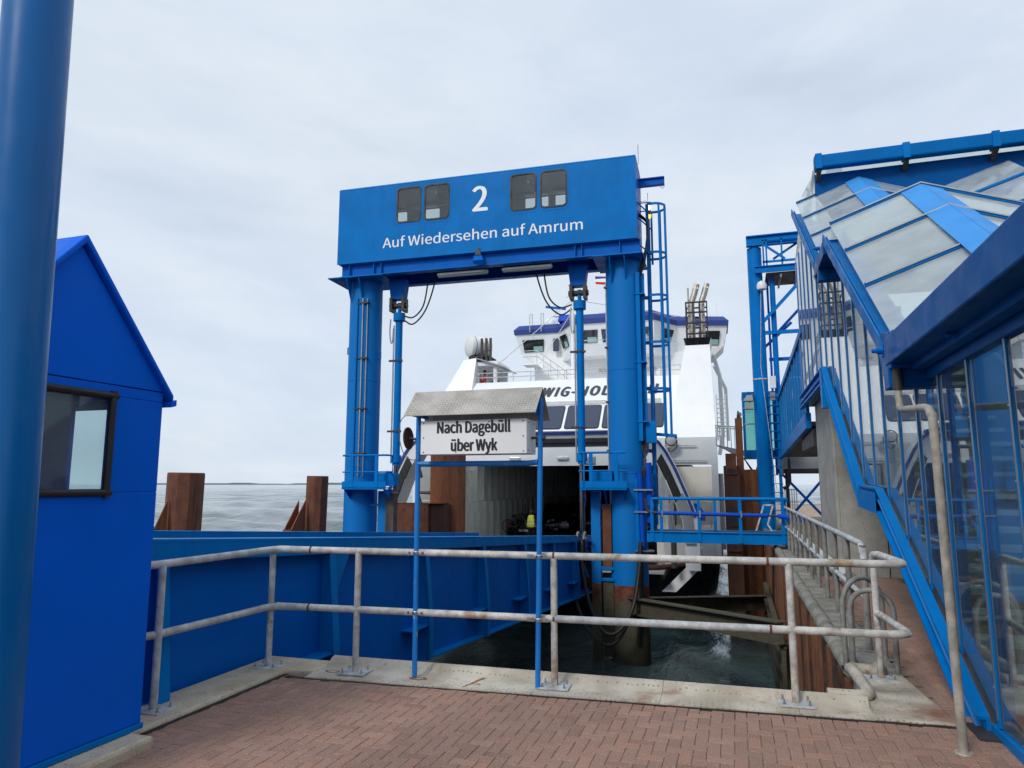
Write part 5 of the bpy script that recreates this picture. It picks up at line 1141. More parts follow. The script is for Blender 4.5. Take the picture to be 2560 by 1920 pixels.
# life raft canister on the left casing
lr = thing('life_raft', fpt(-6.15, 12.9, 8.86), 'white drum-shaped life raft canister in its dark cradle on the ferry', 'life raft')
c0 = fpt(-6.62, 12.3, 9.48); d0 = (fpt(-5.6, 13.25, 9.48) - c0).normalized()
MB().lathe([(0.05, 0), (0.50, 0.02), (0.60, 0.10), (0.60, 0.62), (0.625, 0.63), (0.625, 0.70), (0.60, 0.71), (0.60, 1.25), (0.50, 1.34), (0.05, 1.36)], c0, d0, 28).build('shell', 'plastic_white', lr, smooth=True)
for t0 in (0.3, 1.0): MB().lathe([(0.608, t0), (0.608, t0 + 0.05)], c0, d0, 28).build('lashing_band', 'galv_dull', lr, smooth=True)
# lifebuoy and covered gear on the mooring deck
lb = thing('lifebuoy', fpt(4.62, 5.35, 1.0), 'orange ring lifebuoy hanging at the ferry bow beside the white arch', 'lifebuoy')
MB().tube([fpt(4.45 + 0.36 * math.cos(R(a)), 4.9, 1.05 + 0.36 * math.sin(R(a))) for a in range(0, 360, 15)], 0.09, 10, closed=True).build('ring', 'orange', lb, smooth=True)
for a in (45, 135, 225, 315): MB().tube([fpt(4.45 + 0.36 * math.cos(R(a + d)), 4.9, 1.05 + 0.36 * math.sin(R(a + d))) for d in (-5, 5)], 0.096, 10).build('band', 'plastic_white', lb, smooth=True)
MB().tube([fpt(4.45, 4.9, 1.45), fpt(4.45, 5.4, 1.9)], 0.02, 6).build('hanger', 'galv_white', lb)
tp = MB().lathe([(0.05, 0), (0.30, 0.02), (0.33, 0.25), (0.22, 0.5), (0.05, 0.58)], fpt(4.3, 4.6, 1.5), (0, 0.1, 1), 14)
rr = random.Random(5); tp.v = [p + V(rr.uniform(-.05, .05), rr.uniform(-.05, .05), rr.uniform(-.04, .04)) for p in tp.v]
tag(tp.build('covered_winch', 'blue_royal', smooth=True), 'blue tarpaulin-covered winch head above the orange lifebuoy', 'tarpaulin')
tp = MB().lathe([(0.05, 0), (0.40, 0.02), (0.36, 0.3), (0.12, 0.62), (0.02, 0.66)], fpt(5.9, 4.8, 0.2), (0, 0.1, 1), 14)
tp.v = [p + V(rr.uniform(-.05, .05), rr.uniform(-.05, .05), rr.uniform(-.04, .04)) for p in tp.v]
tag(tp.build('covered_gear', 'blue_royal', smooth=True), 'small blue tarpaulin tent on the mooring deck behind the rail', 'tarpaulin')

# ---- vehicles on the car deck
def car(label, x, y, rz, kind, paintm, front=True):
    o = thing('parked_van' if kind == 'van' else 'parked_car', fpt(x, y, DZ), label, 'van' if kind == 'van' else 'car', 'vehicles on the car deck', rz=rz + R(1.6), local=True)
    if kind == 'van':
        L_, W2, H = 4.9, 0.95, 1.95
        prof = [(-2.4, 0.35), (2.35, 0.35), (2.42, 0.75), (2.3, 1.02), (1.55, 1.15), (0.95, 1.88), (0.6, 1.95), (-2.2, 1.95), (-2.42, 1.6)]
        glassq = [(1.50, 1.20), (0.97, 1.83)]; side = [(1.35, 1.2), (0.85, 1.8), (-2.1, 1.8), (-2.2, 1.2)]
    else:
        L_, W2, H = 4.4, 0.88, 1.48
        prof = [(-2.15, 0.32), (2.1, 0.32), (2.2, 0.6), (2.05, 0.82), (1.0, 0.95), (0.35, 1.42), (-0.9, 1.48), (-1.75, 1.2), (-2.15, 0.98)]
        glassq = [(0.98, 0.98), (0.38, 1.40)]; side = [(0.85, 0.98), (0.3, 1.37), (-0.9, 1.42), (-1.6, 1.02)]
    zb = 0.95 if kind == 'car' else 1.15
    def wd(z): return W2 * (1 - 0.16 * max(0, (z - zb)) / (H - zb))
    vs = [(-wd(z), -y_, z) for y_, z in prof] + [(wd(z), -y_, z) for y_, z in prof]; n = len(prof)
    MB().add(vs, [(i, (i + 1) % n, n + (i + 1) % n, n + i) for i in range(n)] + [tuple(range(n)), tuple(range(2 * n - 1, n - 1, -1))]).build('body', paintm, o, smooth=True, bevel=0.05)
    (y0, z0), (y1, z1) = glassq
    MB().slab([(-wd(z0) * 0.9, -y0 - 0.02, z0 + 0.03), (wd(z0) * 0.9, -y0 - 0.02, z0 + 0.03), (wd(z1) * 0.9, -y1 - 0.02, z1 - 0.02), (-wd(z1) * 0.9, -y1 - 0.02, z1 - 0.02)], 0.015).build('windscreen', 'bridge_glass', o)
    for s_ in (-1, 1):
        MB().loft([(s_ * (wd(z) + 0.008), -y_, z) for y_, z in side], [(s_ * (wd(z) - 0.02), -y_, z) for y_, z in side]).build('side_window', 'bridge_glass', o)
        MB().box(s_ * (W2 - 0.32) - 0.17, s_ * (W2 - 0.32) + 0.17, -prof[2][0] - 0.01, -prof[2][0] + 0.12, 0.62 if kind == 'car' else 0.72, 0.76 if kind == 'car' else 0.92).build('headlight', 'lamp_glass', o, bevel=0.02)
        MB().box(s_ * (W2 - 0.16) - 0.1, s_ * (W2 - 0.16) + 0.1, -prof[0][0] - 0.05, -prof[0][0] + 0.02 + (0.0), 0.75, 0.95).build('tail_light', 'red', o, bevel=0.02)
        MB().box(s_ * (W2 + 0.02), s_ * (W2 + 0.18) if s_ > 0 else s_ * (W2 + 0.02) - 0.0, -prof[4][0] + 0.2, -prof[4][0] + 0.3, zb + 0.02, zb + 0.16).build('mirror', paintm, o) if s_ > 0 else MB().box(-(W2 + 0.18), -(W2 + 0.02), -prof[4][0] + 0.2, -prof[4][0] + 0.3, zb + 0.02, zb + 0.16).build('mirror', paintm, o)
        for yw in (1.35, -1.35):
            w0 = MB().lathe([(0.2, -0.1), (0.32, -0.1), (0.34, -0.06), (0.34, 0.06), (0.32, 0.1), (0.2, 0.1)], (s_ * (W2 - 0.1), -yw, 0.34), (1, 0, 0), 18).build('wheel', 'black', o, smooth=True)
            MB().lathe([(0.2, -0.105), (0.2, 0.105)], (s_ * (W2 - 0.1), -yw, 0.34), (1, 0, 0), 14).build('rim', 'steel', w0)
    MB().box(-0.26, 0.26, -prof[1][0] - 0.12, -prof[1][0] - 0.085, 0.42, 0.53).build('number_plate', 'lettering_white', o)
    MB().box(-0.26, 0.26, -prof[0][0] + 0.0, -prof[0][0] + 0.03, 0.55, 0.66).build('number_plate', 'lettering_white', o)
    return o
car('black estate car with a bicycle carried on its tail', -3.35, 14.5, R(180), 'car', 'carpaint')
car('tall black van parked just behind the car with the bicycle', -2.55, 18.6, 0, 'van', 'carpaint')
car('dark car parked to the right of the black van', -0.55, 21.5, R(4), 'car', 'carpaint2')
car('dark van facing out, second from the right on the car deck', 0.75, 23.5, R(4), 'van', 'carpaint2')
car('rightmost dark car seen between lift rod and portal leg', 2.35, 22.0, R(3), 'car', 'carpaint')
bk = thing('bicycle', fpt(-3.6, 12.0, DZ + 0.35), 'dark bicycle hung across the tail of the black estate car', 'bicycle')
for dx in (-0.52, 0.52):
    wv = MB().tube([fpt(-3.6 + dx + 0.33 * math.cos(R(a)), 12.05, DZ + 0.85 + 0.33 * math.sin(R(a))) for a in range(0, 360, 15)], 0.02, 6, closed=True).build('wheel', 'black', bk)
    for a in range(0, 180, 30): MB().tube([fpt(-3.6 + dx + 0.32 * math.cos(R(a)), 12.05, DZ + 0.85 + 0.32 * math.sin(R(a))), fpt(-3.6 + dx - 0.32 * math.cos(R(a)), 12.05, DZ + 0.85 - 0.32 * math.sin(R(a)))], 0.004, 4).build('spoke', 'steel', wv)
q = lambda x, z: fpt(-3.6 + x, 12.05, DZ + 0.85 + z)
MB().tube([q(-0.52, 0), q(-0.1, -0.05), q(0.38, 0.42), q(-0.2, 0.45), q(-0.52, 0)], 0.02, 6).tube([q(-0.1, -0.05), q(-0.22, 0.55)], 0.02, 6).tube([q(0.52, 0), q(0.36, 0.5)], 0.02, 6).build('frame', 'galv_dull', bk)
MB().tube([q(0.36, 0.5), q(0.34, 0.62), q(0.2, 0.66)], 0.015, 6).build('handlebar', 'black', bk); MB().box(*[c for p in ((q(-0.33, 0).x, q(-0.1, 0).x), (q(0, 0).y - 0.06, q(0, 0).y + 0.06), (q(0, 0.55).z, q(0, 0.6).z)) for c in p]).build('saddle', 'black', bk)

# ---- people
def skin_mesh(name, joints, edges, mat, parent, sub=2):
    me = bpy.data.meshes.new(name); me.from_pydata([j[:3] for j in joints], edges, [])
    o = bpy.data.objects.new(name, me); C.objects.link(o)
    md = o.modifiers.new('s', 'SKIN'); md.use_smooth_shade = True
    for v, j in zip(me.skin_vertices[0].data, joints): v.radius = (j[3], j[4] if len(j) > 4 else j[3]); 
    me.skin_vertices[0].data[0].use_root = True
    ss = o.modifiers.new('u', 'SUBSURF'); ss.levels = sub; ss.render_levels = sub
    dg = bpy.context.evaluated_depsgraph_get(); nm = bpy.data.meshes.new_from_object(o.evaluated_get(dg)); bpy.data.objects.remove(o)
    nm.materials.clear(); nm.materials.append(M[mat]); nm.polygons.foreach_set('use_smooth', [True] * len(nm.polygons))
    r = bpy.data.objects.new(name, nm); C.objects.link(r); r.parent = parent; r['_o'] = (0, 0, 0); return r
def person(label, loc, rz, top, bottom, hair, arms, k=1.0):
    o = thing('person', loc, label, 'person', rz=rz, local=True)
    hl, hr = arms                                   # elbow and wrist per side
    body = [(0, 0, 0.95, .13, .10), (0, 0, 1.15, .13, .10), (0, 0, 1.36, .16, .10), (0, 0, 1.47, .06), (0, -.01, 1.55, .05), (0, -.02, 1.62, .075, .09), (0, -.01, 1.71, .075, .09)]
    e = [(i, i + 1) for i in range(6)]
    for s_, (el, wr) in ((-1, hl), (1, hr)):
        i = len(body); body += [(s_ * .17, 0, 1.40, .055), (s_ * el[0], el[1], el[2], .042), (s_ * wr[0], wr[1], wr[2], .03), (s_ * wr[0], wr[1] - 0.06, wr[2] - 0.05, .035, .02)]
        e += [(2, i), (i, i + 1), (i + 1, i + 2), (i + 2, i + 3)]
        for f in range(4):
            j = len(body); bx_ = s_ * wr[0] + (f - 1.5) * 0.018; body += [(bx_, wr[1] - 0.10, wr[2] - 0.08, .009), (bx_, wr[1] - 0.115, wr[2] - 0.12 - 0.004 * (f in (1, 2)), .008)]; e += [(i + 3, j), (j, j + 1)]
        j = len(body); body += [(s_ * (wr[0] - .045), wr[1] - 0.08, wr[2] - 0.05, .010), (s_ * (wr[0] - .05), wr[1] - 0.11, wr[2] - 0.07, .009)]; e += [(i + 3, j), (j, j + 1)]
        i = len(body); body += [(s_ * .09, 0, .88, .085), (s_ * .10, -.01, .49, .055), (s_ * .11, .02, .10, .038), (s_ * .12, -.13, .035, .035, .03)]
        e += [(0, i), (i, i + 1), (i + 1, i + 2), (i + 2, i + 3)]
    skin_mesh('body', body, e, 'skin', o)
    tj = [(0, 0, 0.86, .165, .125), (0, 0, 1.12, .16, .125), (0, 0, 1.36, .185, .125), (0, 0, 1.49, .075)]; te = [(0, 1), (1, 2), (2, 3)]
    for s_, (el, wr) in ((-1, hl), (1, hr)):
        i = len(tj); tj += [(s_ * .18, 0, 1.40, .075), (s_ * el[0], el[1], el[2], .062), (s_ * wr[0], wr[1], wr[2] + 0.03, .048)]; te += [(2, i), (i, i + 1), (i + 1, i + 2)]
    skin_mesh('jacket', tj, te, top[0], o)
    bj = [(0, 0, 0.95, .16, .12)]; be = []
    for s_ in (-1, 1):
        i = len(bj); bj += [(s_ * .09, 0, .85, .10), (s_ * .10, -.01, .49, .075), (s_ * .11, .02, .12, .062)]; be += [(0, i), (i, i + 1), (i + 1, i + 2)]
    skin_mesh('trousers', bj, be, bottom, o)
    for s_ in (-1, 1): MB().box(s_ * .115 - .045, s_ * .115 + .045, -.17, .09, 0, .09).build('shoe', 'black', o, bevel=0.03)
    hp = [(0.02, 1.785), (0.07, 1.77), (0.098, 1.71), (0.10, 1.64), (0.085, hair)]
    hm = MB().lathe([(r_, z) for r_, z in hp], (0, 0.02, 0), (0, 0, 1), 18); hm.build('hair', 'hair', o, smooth=True)
    MB().lathe([(0.004, -0.03), (0.016, 0.0), (0.004, 0.012)], (0, -.112, 1.65), (0, 0.2, -1), 8).build('nose', 'skin', o, smooth=True)
    for s_ in (-1, 1):
        MB().lathe([(0.012, 0), (0.008, 0.006)], (s_ * .032, -.098, 1.675), (0, -1, 0), 8).build('eye', 'cloth_dark', o)
        MB().lathe([(0.01, -.02), (0.022, 0), (0.01, .02)], (s_ * .098, 0.0, 1.66), (1, 0, 0), 8).build('ear', 'skin', o)
    MB().box(-.025, .025, -.104, -.095, 1.60, 1.61).build('mouth', 'red', o)
    return o
wk = person('deck worker in yellow hi-vis vest standing by the parked cars, back turned', fpt(-2.45, 10.6, DZ), R(170), ('cloth_dark',), 'cloth_dark', 1.56, (((.25, 0.02, 1.12), (.20, -.16, 0.98)), ((.25, 0.02, 1.12), (.20, -.16, 0.98))))
vst = MB().loft([(-.20, -.14, .88), (.20, -.14, .88), (.20, .14, .88), (-.20, .14, .88)], [(-.215, -.145, 1.15), (.215, -.145, 1.15), (.215, .145, 1.15), (-.215, .145, 1.15)])
vst.loft([(-.215, -.145, 1.151), (.215, -.145, 1.151), (.215, .145, 1.151), (-.215, .145, 1.151)], [(-.15, -.10, 1.50), (.15, -.10, 1.50), (.15, .10, 1.50), (-.15, .10, 1.50)])
vo = vst.build('hivis_vest', 'hivis', wk, bevel=0.05, smooth=True)
MB().box(-.217, .217, -.149, .149, 1.0, 1.05).build('reflective_band', 'lamp_glass', vo, bevel=0.02)
for s_ in (-1, 1): MB().bar((s_ * .10, .150, 1.05), (s_ * .09, .118, 1.45), 0.05, 0.006, (0, 1, 0)).build('reflective_strap', 'lamp_glass', vo)
person('passenger in red jacket leaning at the rail under the ferry shelter', fpt(-5.75, 12.75, FT - 0.9 + 0.0), R(-70), ('red',), 'cloth_dark', 1.50, (((.24, -0.05, 1.12), (.18, -.28, 1.10)), ((.24, -0.05, 1.12), (.18, -.28, 1.10))))
person('dark-clothed passenger sitting low beside the one in red', fpt(-5.15, 12.9, FT - 1.2), R(-10), ('cloth_dark',), 'cloth_dark', 1.52, (((.24, -0.05, 1.12), (.18, -.25, 1.0)), ((.24, -0.05, 1.12), (.18, -.25, 1.0))))

# ================================================================== PASSENGER STAIR BUILDING (right)
GXP = 1.58                                   # plane of the glass wall facing the basin
bd = thing('stair_building', (3.0, 10, 0), 'blue steel and glass passenger stair building with folded glass roof at right', 'building')
# roof edge profile along Y (eave height) and stringer profile (lower edge of the glass)
roofp = [(1.0, 2.80), (6.75, 2.80), (10.15, 5.02), (11.3, 4.98), (14.5, 7.05), (17.8, 7.05)]
strp = [(1.0, 0.05), (5.75, 0.05), (8.85, 1.56), (10.05, 1.60), (13.1, 3.62), (17.8, 3.62)]
def pz(prof, y):
    for (a, za), (b, zb) in zip(prof[:-1], prof[1:]):
        if a <= y <= b: return za + (zb - za) * (y - a) / (b - a)
    return prof[-1][1] if y > prof[-1][0] else prof[0][1]
mull = [1.1 + 0.755 * k for k in range(23)]
for k, y in enumerate(mull):
    zb, zt = pz(strp, y) + 0.02, pz(roofp, y) - 0.10
    mo = MB().box(GXP + 0.02, GXP + 0.09, y - 0.025, y + 0.025, zb, zt).box(GXP - 0.010, GXP + 0.018, y - 0.022, y + 0.022, zb, zt).build('mullion', 'blue', bd)
    MB().box(GXP - 0.016, GXP - 0.0105, y - 0.022, y - 0.008, zb + 0.05, zt - 0.05).build('cover_strip', 'steel', mo)
    if y < 12:
        for q in range(int((zt - zb) / 0.45)): MB().lathe([(0.009, 0), (0.006, 0.006)], (GXP - 0.010, y + 0.014, zb + 0.25 + q * 0.45), (-1, 0, 0), 6).build('screw', 'steel', mo)
    if k + 1 < len(mull):
        ya, yb = y + 0.0225, mull[k + 1] - 0.0225
        ys = [ya] + [p[0] for p in strp if ya < p[0] < yb] + [yb]; yt = [ya] + [p[0] for p in roofp if ya < p[0] < yb] + [yb]
        poly = [(q, pz(strp, q) + 0.02) for q in ys] + [(q, pz(roofp, q) - 0.08) for q in reversed(yt)]
        MB().prism(poly, 'x', GXP + 0.002, GXP + 0.014).build('glass_pane', 'glass_facade', bd)
# lower stringer: channel section running up with the stairs
def ribbon(prof, x0, x1, dz0, dz1):
    mb = MB()
    for (a, za), (b, zb) in zip(prof[:-1], prof[1:]):
        mb.prism([(a, za + dz0), (b, zb + dz0), (b, zb + dz1), (a, za + dz1)], 'x', x0, x1)
    return mb
sp = strp[1:]
ribbon(sp, GXP - 0.045, GXP - 0.021, -0.21, 0.03).build('stringer_web', 'blue', bd)
ribbon(sp, GXP - 0.105, GXP - 0.021, -0.232, -0.21).build('stringer_flange', 'blue', bd)
ribbon(sp, GXP - 0.105, GXP - 0.021, 0.03, 0.05).build('stringer_flange', 'blue', bd)
ribbon(sp, GXP - 0.085, GXP - 0.047, -0.10, -0.082).build('stringer_rib', 'blue_light', bd)
MB().prism([(8.85, 1.33), (10.05, 1.37), (10.05, 1.60), (8.85, 1.56)], 'x', GXP - 0.115, GXP - 0.106).build('landing_plate', 'blue', bd)
MB().box(GXP - 0.02, GXP + 0.05, 1.0, 5.75, 0.0, 0.06).build('ground_sill', 'blue', bd)
MB().box(GXP - 0.14, GXP - 0.02, 5.55, 5.9, 0.0, 0.012).build('foot_plate', 'dark', bd)
# wall head beam and eave gutter beams
MB().box(GXP - 0.03, GXP + 0.10, 1.0, 6.9, 2.52, 2.70).build('head_beam', 'blue_dark', bd, bevel=0.008)
MB().box(1.44, 1.54, 1.0, 6.6, 2.60, 2.70).build('eave_tie', 'blue_dark', bd, bevel=0.008)
EX = 1.27
def gutter(y0, z0, y1, z1, nm='gutter'):
    mb = MB(); d = V(0, y1 - y0, z1 - z0).normalized(); u = d.cross(V(1, 0, 0)); u = u if u.z > 0 else -u
    sec = [(0, 0), (0.27, 0), (0.27, 0.17), (0.25, 0.17), (0.25, 0.025), (0.10, 0.025), (0.06, 0.10), (0.045, 0.10), (0.045, 0.025), (0.02, 0.025), (0.02, 0.13), (0, 0.13)]
    A = [V(EX + a, y0, z0) + u * (b - 0.13) for a, b in sec]; B = [V(EX + a, y1, z1) + u * (b - 0.13) for a, b in sec]
    return mb.loft(A, B).build(nm, 'blue_mid', bd)
gutter(6.75, 2.86, 10.2, 5.06); gutter(11.35, 5.02, 14.55, 7.10)
MB().box(EX, EX + 0.22, 0.2, 6.72, 2.66, 2.90).build('eave_beam', 'blue_dark', bd, bevel=0.012)
MB().prism([(6.55, 2.62), (6.9, 2.62), (7.05, 2.86), (6.9, 3.0), (6.55, 2.93)], 'x', EX + 0.01, EX + 0.26).build('gutter_box', 'blue_dark', bd, bevel=0.008)
MB().box(EX, EX + 0.30, 10.2, 11.4, 4.78, 4.98).build('step_gutter', 'blue_dark', bd, bevel=0.008)
MB().box(EX, GXP + 0.05, 6.62, 6.82, 2.46, 2.64).build('tie_beam', 'blue_dark', bd, bevel=0.008)
MB().box(EX, GXP + 0.05, 10.9, 11.05, 4.6, 4.78).build('tie_beam', 'blue_dark', bd, bevel=0.008)
for (a, b, c) in ((EX - 0.03, 6.6, 2.78), (EX + 0.2, 5.3, 2.64), (EX - 0.03, 10.3, 4.9)): MB().lathe([(0.03, 0), (0.03, 0.05), (0.018, 0.05), (0.018, 0.09)], (a, b, c), (-1, 0, 0), 8).build('bolt', 'blue_deep', bd)
MB().tube([(EX + 0.06, 6.78, 2.62), (EX + 0.06, 6.78, 2.48)], 0.035, 10).build('outlet', 'blue_deep', bd, smooth=True)
# folded glass roofs: gable over each flight with a sheet ridge cap
RXD = 2.50
def flight(y0, z0, y1, z1, n, rise=0.42):
    s_ = (z1 - z0) / (y1 - y0)
    zr = lambda y: z0 + (y - y0) * s_
    XL, XR = EX + 0.10, 2 * RXD - EX - 0.1
    for k in range(n):
        a, b = y0 + (y1 - y0) * k / n + 0.02, y0 + (y1 - y0) * (k + 1) / n - 0.02
        for xe in (XL, XR):
            q = [V(xe, a, zr(a)), V(RXD, a, zr(a) + rise), V(RXD, b, zr(b) + rise), V(xe, b, zr(b))]
            MB().slab(q if xe == XL else list(reversed(q)), 0.012).build('roof_pane', 'glass_roof', bd)
    for k in range(n + 1):
        y = y0 + (y1 - y0) * k / n
        for xe in (XL, XR):
            rb_ = MB().bar((xe, y, zr(y) + 0.03), (RXD, y, zr(y) + rise + 0.03), 0.05, 0.04).build('glazing_bar', 'blue', bd)
            MB().bar((xe, y - 0.03, zr(y) + 0.045), (RXD, y - 0.03, zr(y) + rise + 0.045), 0.016, 0.016).build('bar_cover', 'steel', rb_)
    cap_ = [(RXD - 0.24, -0.035), (RXD, 0.065), (RXD + 0.24, -0.035)]
    mb = MB()
    for (xa, za), (xb_, zb_) in zip(cap_[:-1], cap_[1:]):
        mb.slab([V(xa, y0 - 0.05, zr(y0) + rise + za), V(xb_, y0 - 0.05, zr(y0) + rise + zb_), V(xb_, y1 + 0.05, zr(y1) + rise + zb_), V(xa, y1 + 0.05, zr(y1) + rise + za)], 0.01)
    mb.build('ridge_cap', 'blue_light', bd)
    # gable infill at the top end
    return zr
flight(6.85, 2.95, 10.15, 5.16, 3); flight(11.3, 5.05, 14.5, 7.17, 3); flight(0.3, 2.93, 6.6, 2.93, 5)
MB().prism([(EX + 0.1, 4.98), (2 * RXD - EX - 0.1, 4.98), (2 * RXD - EX - 0.1, 5.12), (RXD, 5.5), (EX + 0.1, 5.12)], 'y', 10.16, 10.18).build('gable_glass', 'glass_roof', bd)
# second bay of the roof further right
for (y0, z0, y1, z1) in ((11.3, 5.05, 14.5, 7.17), (6.85, 2.95, 10.15, 5.16)):
    for k in range(3):
        a, b = y0 + (y1 - y0) * k / 3 + 0.02, y0 + (y1 - y0) * (k + 1) / 3 - 0.02; zq = lambda y: z0 + (y - y0) * (z1 - z0) / (y1 - y0)
        MB().slab([V(3.75, a, zq(a)), V(5.0, a, zq(a) + 0.42), V(5.0, b, zq(b) + 0.42), V(3.75, b, zq(b))], 0.012).build('roof_pane', 'glass_roof', bd)
        MB().bar((3.75, a, zq(a) + 0.03), (5.0, a, zq(a) + 0.45), 0.05, 0.04).build('glazing_bar', 'blue', bd)
# rear and inner walls, floors and stairs seen through the glass
MB().prism([(1.0, 0), (17.8, 0), (17.8, 4.6), (13.0, 4.6), (10, 2.4), (1.0, 2.4)], 'x', 5.2, 5.3).build('rear_wall', 'grey', bd)
MB().box(GXP + 0.4, 5.2, 0.8, 0.9, 0.0, 2.7).build('entrance_wall', 'blue_dark', bd)
MB().box(GXP + 0.1, 5.2, 1.0, 5.7, 0.004, 0.02).build('hall_floor', 'grey', bd)
st_n = 20
for k in range(st_n):
    ya = 5.85 + 3.0 * (k / 10) if k < 10 else 10.05 + 3.05 * ((k - 10) / 10)
    za = 0.155 * (k + 1) if k < 10 else 1.6 + 0.2 * (k - 9)
    MB().box(GXP + 0.15, 3.45, ya, ya + 0.31, za - 0.05, za).build('tread', 'cream', bd)
for x in (GXP + 0.12, 3.5):
    if x > 2: MB().prism([(5.75, -0.05), (8.85, 1.35), (8.85, 1.65), (5.75, 0.25)], 'x', x - 0.02, x + 0.02).build('stair_stringer', 'blue_dark', bd)
    MB().tube([(x + 0.06, 5.9, 1.05), (x + 0.06, 8.9, 2.5), (x + 0.06, 10.0, 2.55), (x + 0.06, 13.1, 4.6)], 0.022, 8).build('handrail', 'steel', bd, smooth=True)
MB().box(GXP + 0.12, 3.5, 8.86, 10.04, 1.5, 1.6).build('landing', 'grey', bd)
MB().box(GXP + 0.12, 5.2, 13.1, 17.8, 3.45, 3.6).build('upper_floor', 'grey', bd)
MB().prism([(5.75, 0), (13.0, 0), (13.0, 4.4), (10.05, 2.5), (8.85, 2.45), (5.75, 1.0)], 'x', 3.6, 3.66).build('stair_wall', 'grey', bd)
MB().box(4.2, 4.3, 1.0, 5.7, 0, 2.7).build('back_panel', 'blue_dark', bd)
# upper hall: blue front panel, high gutter pipe, glass sides
MB().box(1.72, 9.0, 14.40, 14.48, 5.2, 7.70).build('upper_front_panel', 'blue_dark', bd)
MB().box(1.70, 9.0, 14.10, 14.30, 7.72, 7.98).build('upper_eave_beam', 'blue_mid', bd, bevel=0.03)
for x in (1.78, 3.3, 4.75, 6.2):
    MB().bar((x, 14.15, 7.70), (x, 14.65, 7.45), 0.08, 0.08).build('eave_bracket', 'dark', bd); MB().box(x - 0.06, x + 0.06, 14.085, 14.31, 7.70, 8.0).build('bracket_band', 'blue', bd)
MB().slab([V(1.8, 14.3, 7.86), V(9.0, 14.3, 7.86), V(9.0, 17.8, 8.6), V(1.8, 17.8, 8.6)], 0.015).build('upper_roof_glass', 'glass_roof', bd)
for k in range(6): MB().slab([V(1.62, 14.65 + k * 0.53, 7.0), V(1.62, 15.15 + k * 0.53, 7.0), V(1.76, 15.15 + k * 0.53, 7.85), V(1.76, 14.65 + k * 0.53, 7.85)], 0.012).build('upper_side_pane', 'glass_green', bd)
for k in range(7): MB().bar((1.60, 14.62 + k * 0.53, 7.0), (1.74, 14.62 + k * 0.53, 7.88), 0.05, 0.05).build('upper_mullion', 'steel', bd)
# rain downpipe in front of the glass
dp = thing('downpipe', (1.27, 5.27, 0), 'stained steel rain downpipe with a double bend in front of the glass wall', 'downpipe')
MB().tube([(1.335, 6.6, 2.66), (1.33, 6.6, 2.44)], 0.040, 14).build('rubber_sleeve', 'dark', dp, smooth=True)
MB().tube(curve([(1.33, 6.6, 2.50), (1.33, 6.59, 2.36), (1.325, 6.5, 2.27), (1.30, 6.0, 2.22), (1.265, 5.45, 2.17), (1.255, 5.31, 2.11), (1.255, 5.27, 1.98), (1.262, 5.27, 1.0), (1.27, 5.27, 0.0)], 6), 0.028, 16).build('pipe', 'pipe_steel', dp, smooth=True)
MB().lathe([(0.055, 0.001), (0.05, 0.01), (0.04, 0.012)], (1.27, 5.27, 0), (0, 0, 1), 16).build('collar', 'pipe_steel', dp)
# concrete pier under the upper floor
pier = thing('concrete_pier', (2.4, 15.6, 0), 'tall board-marked concrete pier beneath the stair building', 'pier')
MB().prism([(14.4, -0.02), (17.1, -0.02), (17.1, 3.6), (15.4, 5.1), (14.4, 4.2)], 'x', 1.80, 1.84).build('side_face', 'concrete', pier)
for k in range(6): MB().prism([(14.42 + k * 0.44, -0.02), (14.82 + k * 0.44, -0.02), (14.82 + k * 0.44, 4.0), (14.42 + k * 0.44, 4.0)], 'x', 1.74, 1.799).build('formwork_board', 'concrete', pier, bevel=0.008)
MB().box(1.84, 2.55, 14.40, 17.1, -0.02, 3.42).build('front_block', 'concrete', pier, bevel=0.01)
MB().box(2.57, 5.3, 14.42, 17.1, -0.02, 3.42).build('front_block', 'concrete', pier, bevel=0.01)
# boxed beam end of the upper stringer over the pier
MB().box(1.46, 1.9, 13.05, 13.25, 2.95, 3.62).build('beam_end', 'blue', bd)

# ================================================================== SIDE RAILING, BIKE HOOPS, WHITE PIPE
sr = thing('quay_railing', (1.2, 14, 0), 'long dull grey tube railing with many posts along the side quay', 'railing')
RX = 1.19
posts = [8.05 + k * 1.12 for k in range(12)]
for k, y in enumerate(posts):
    MB().tube([(RX, y, 0.014), (RX, y, 1.04)], 0.032, 12).build('post', 'galv_dull', sr, smooth=True)
    if y < 16:
        pl = MB().box(RX - 0.13, RX + 0.13, y - 0.09, y + 0.09, 0.013, 0.025).build('base_plate', 'galv_dull', sr)
        for sx in (-1, 1): MB().lathe([(0.01, 0), (0.01, 0.012), (0.005, 0.03)], (RX + sx * 0.09, y - 0.05, 0.024), (0, 0, 1), 6).build('bolt', 'steel', pl)
MB().tube([(RX, 8.03, 0.90), (RX, 8.05, 1.0), (RX, 8.15, 1.045), (RX, 9, 1.05), (RX, 20.4, 1.05)], 0.034, 12).build('top_rail', 'galv', sr, smooth=True)
MB().tube([(RX, 8.05, 0.52), (RX, 20.4, 0.54)], 0.03, 12).build('mid_rail', 'galv', sr, smooth=True)
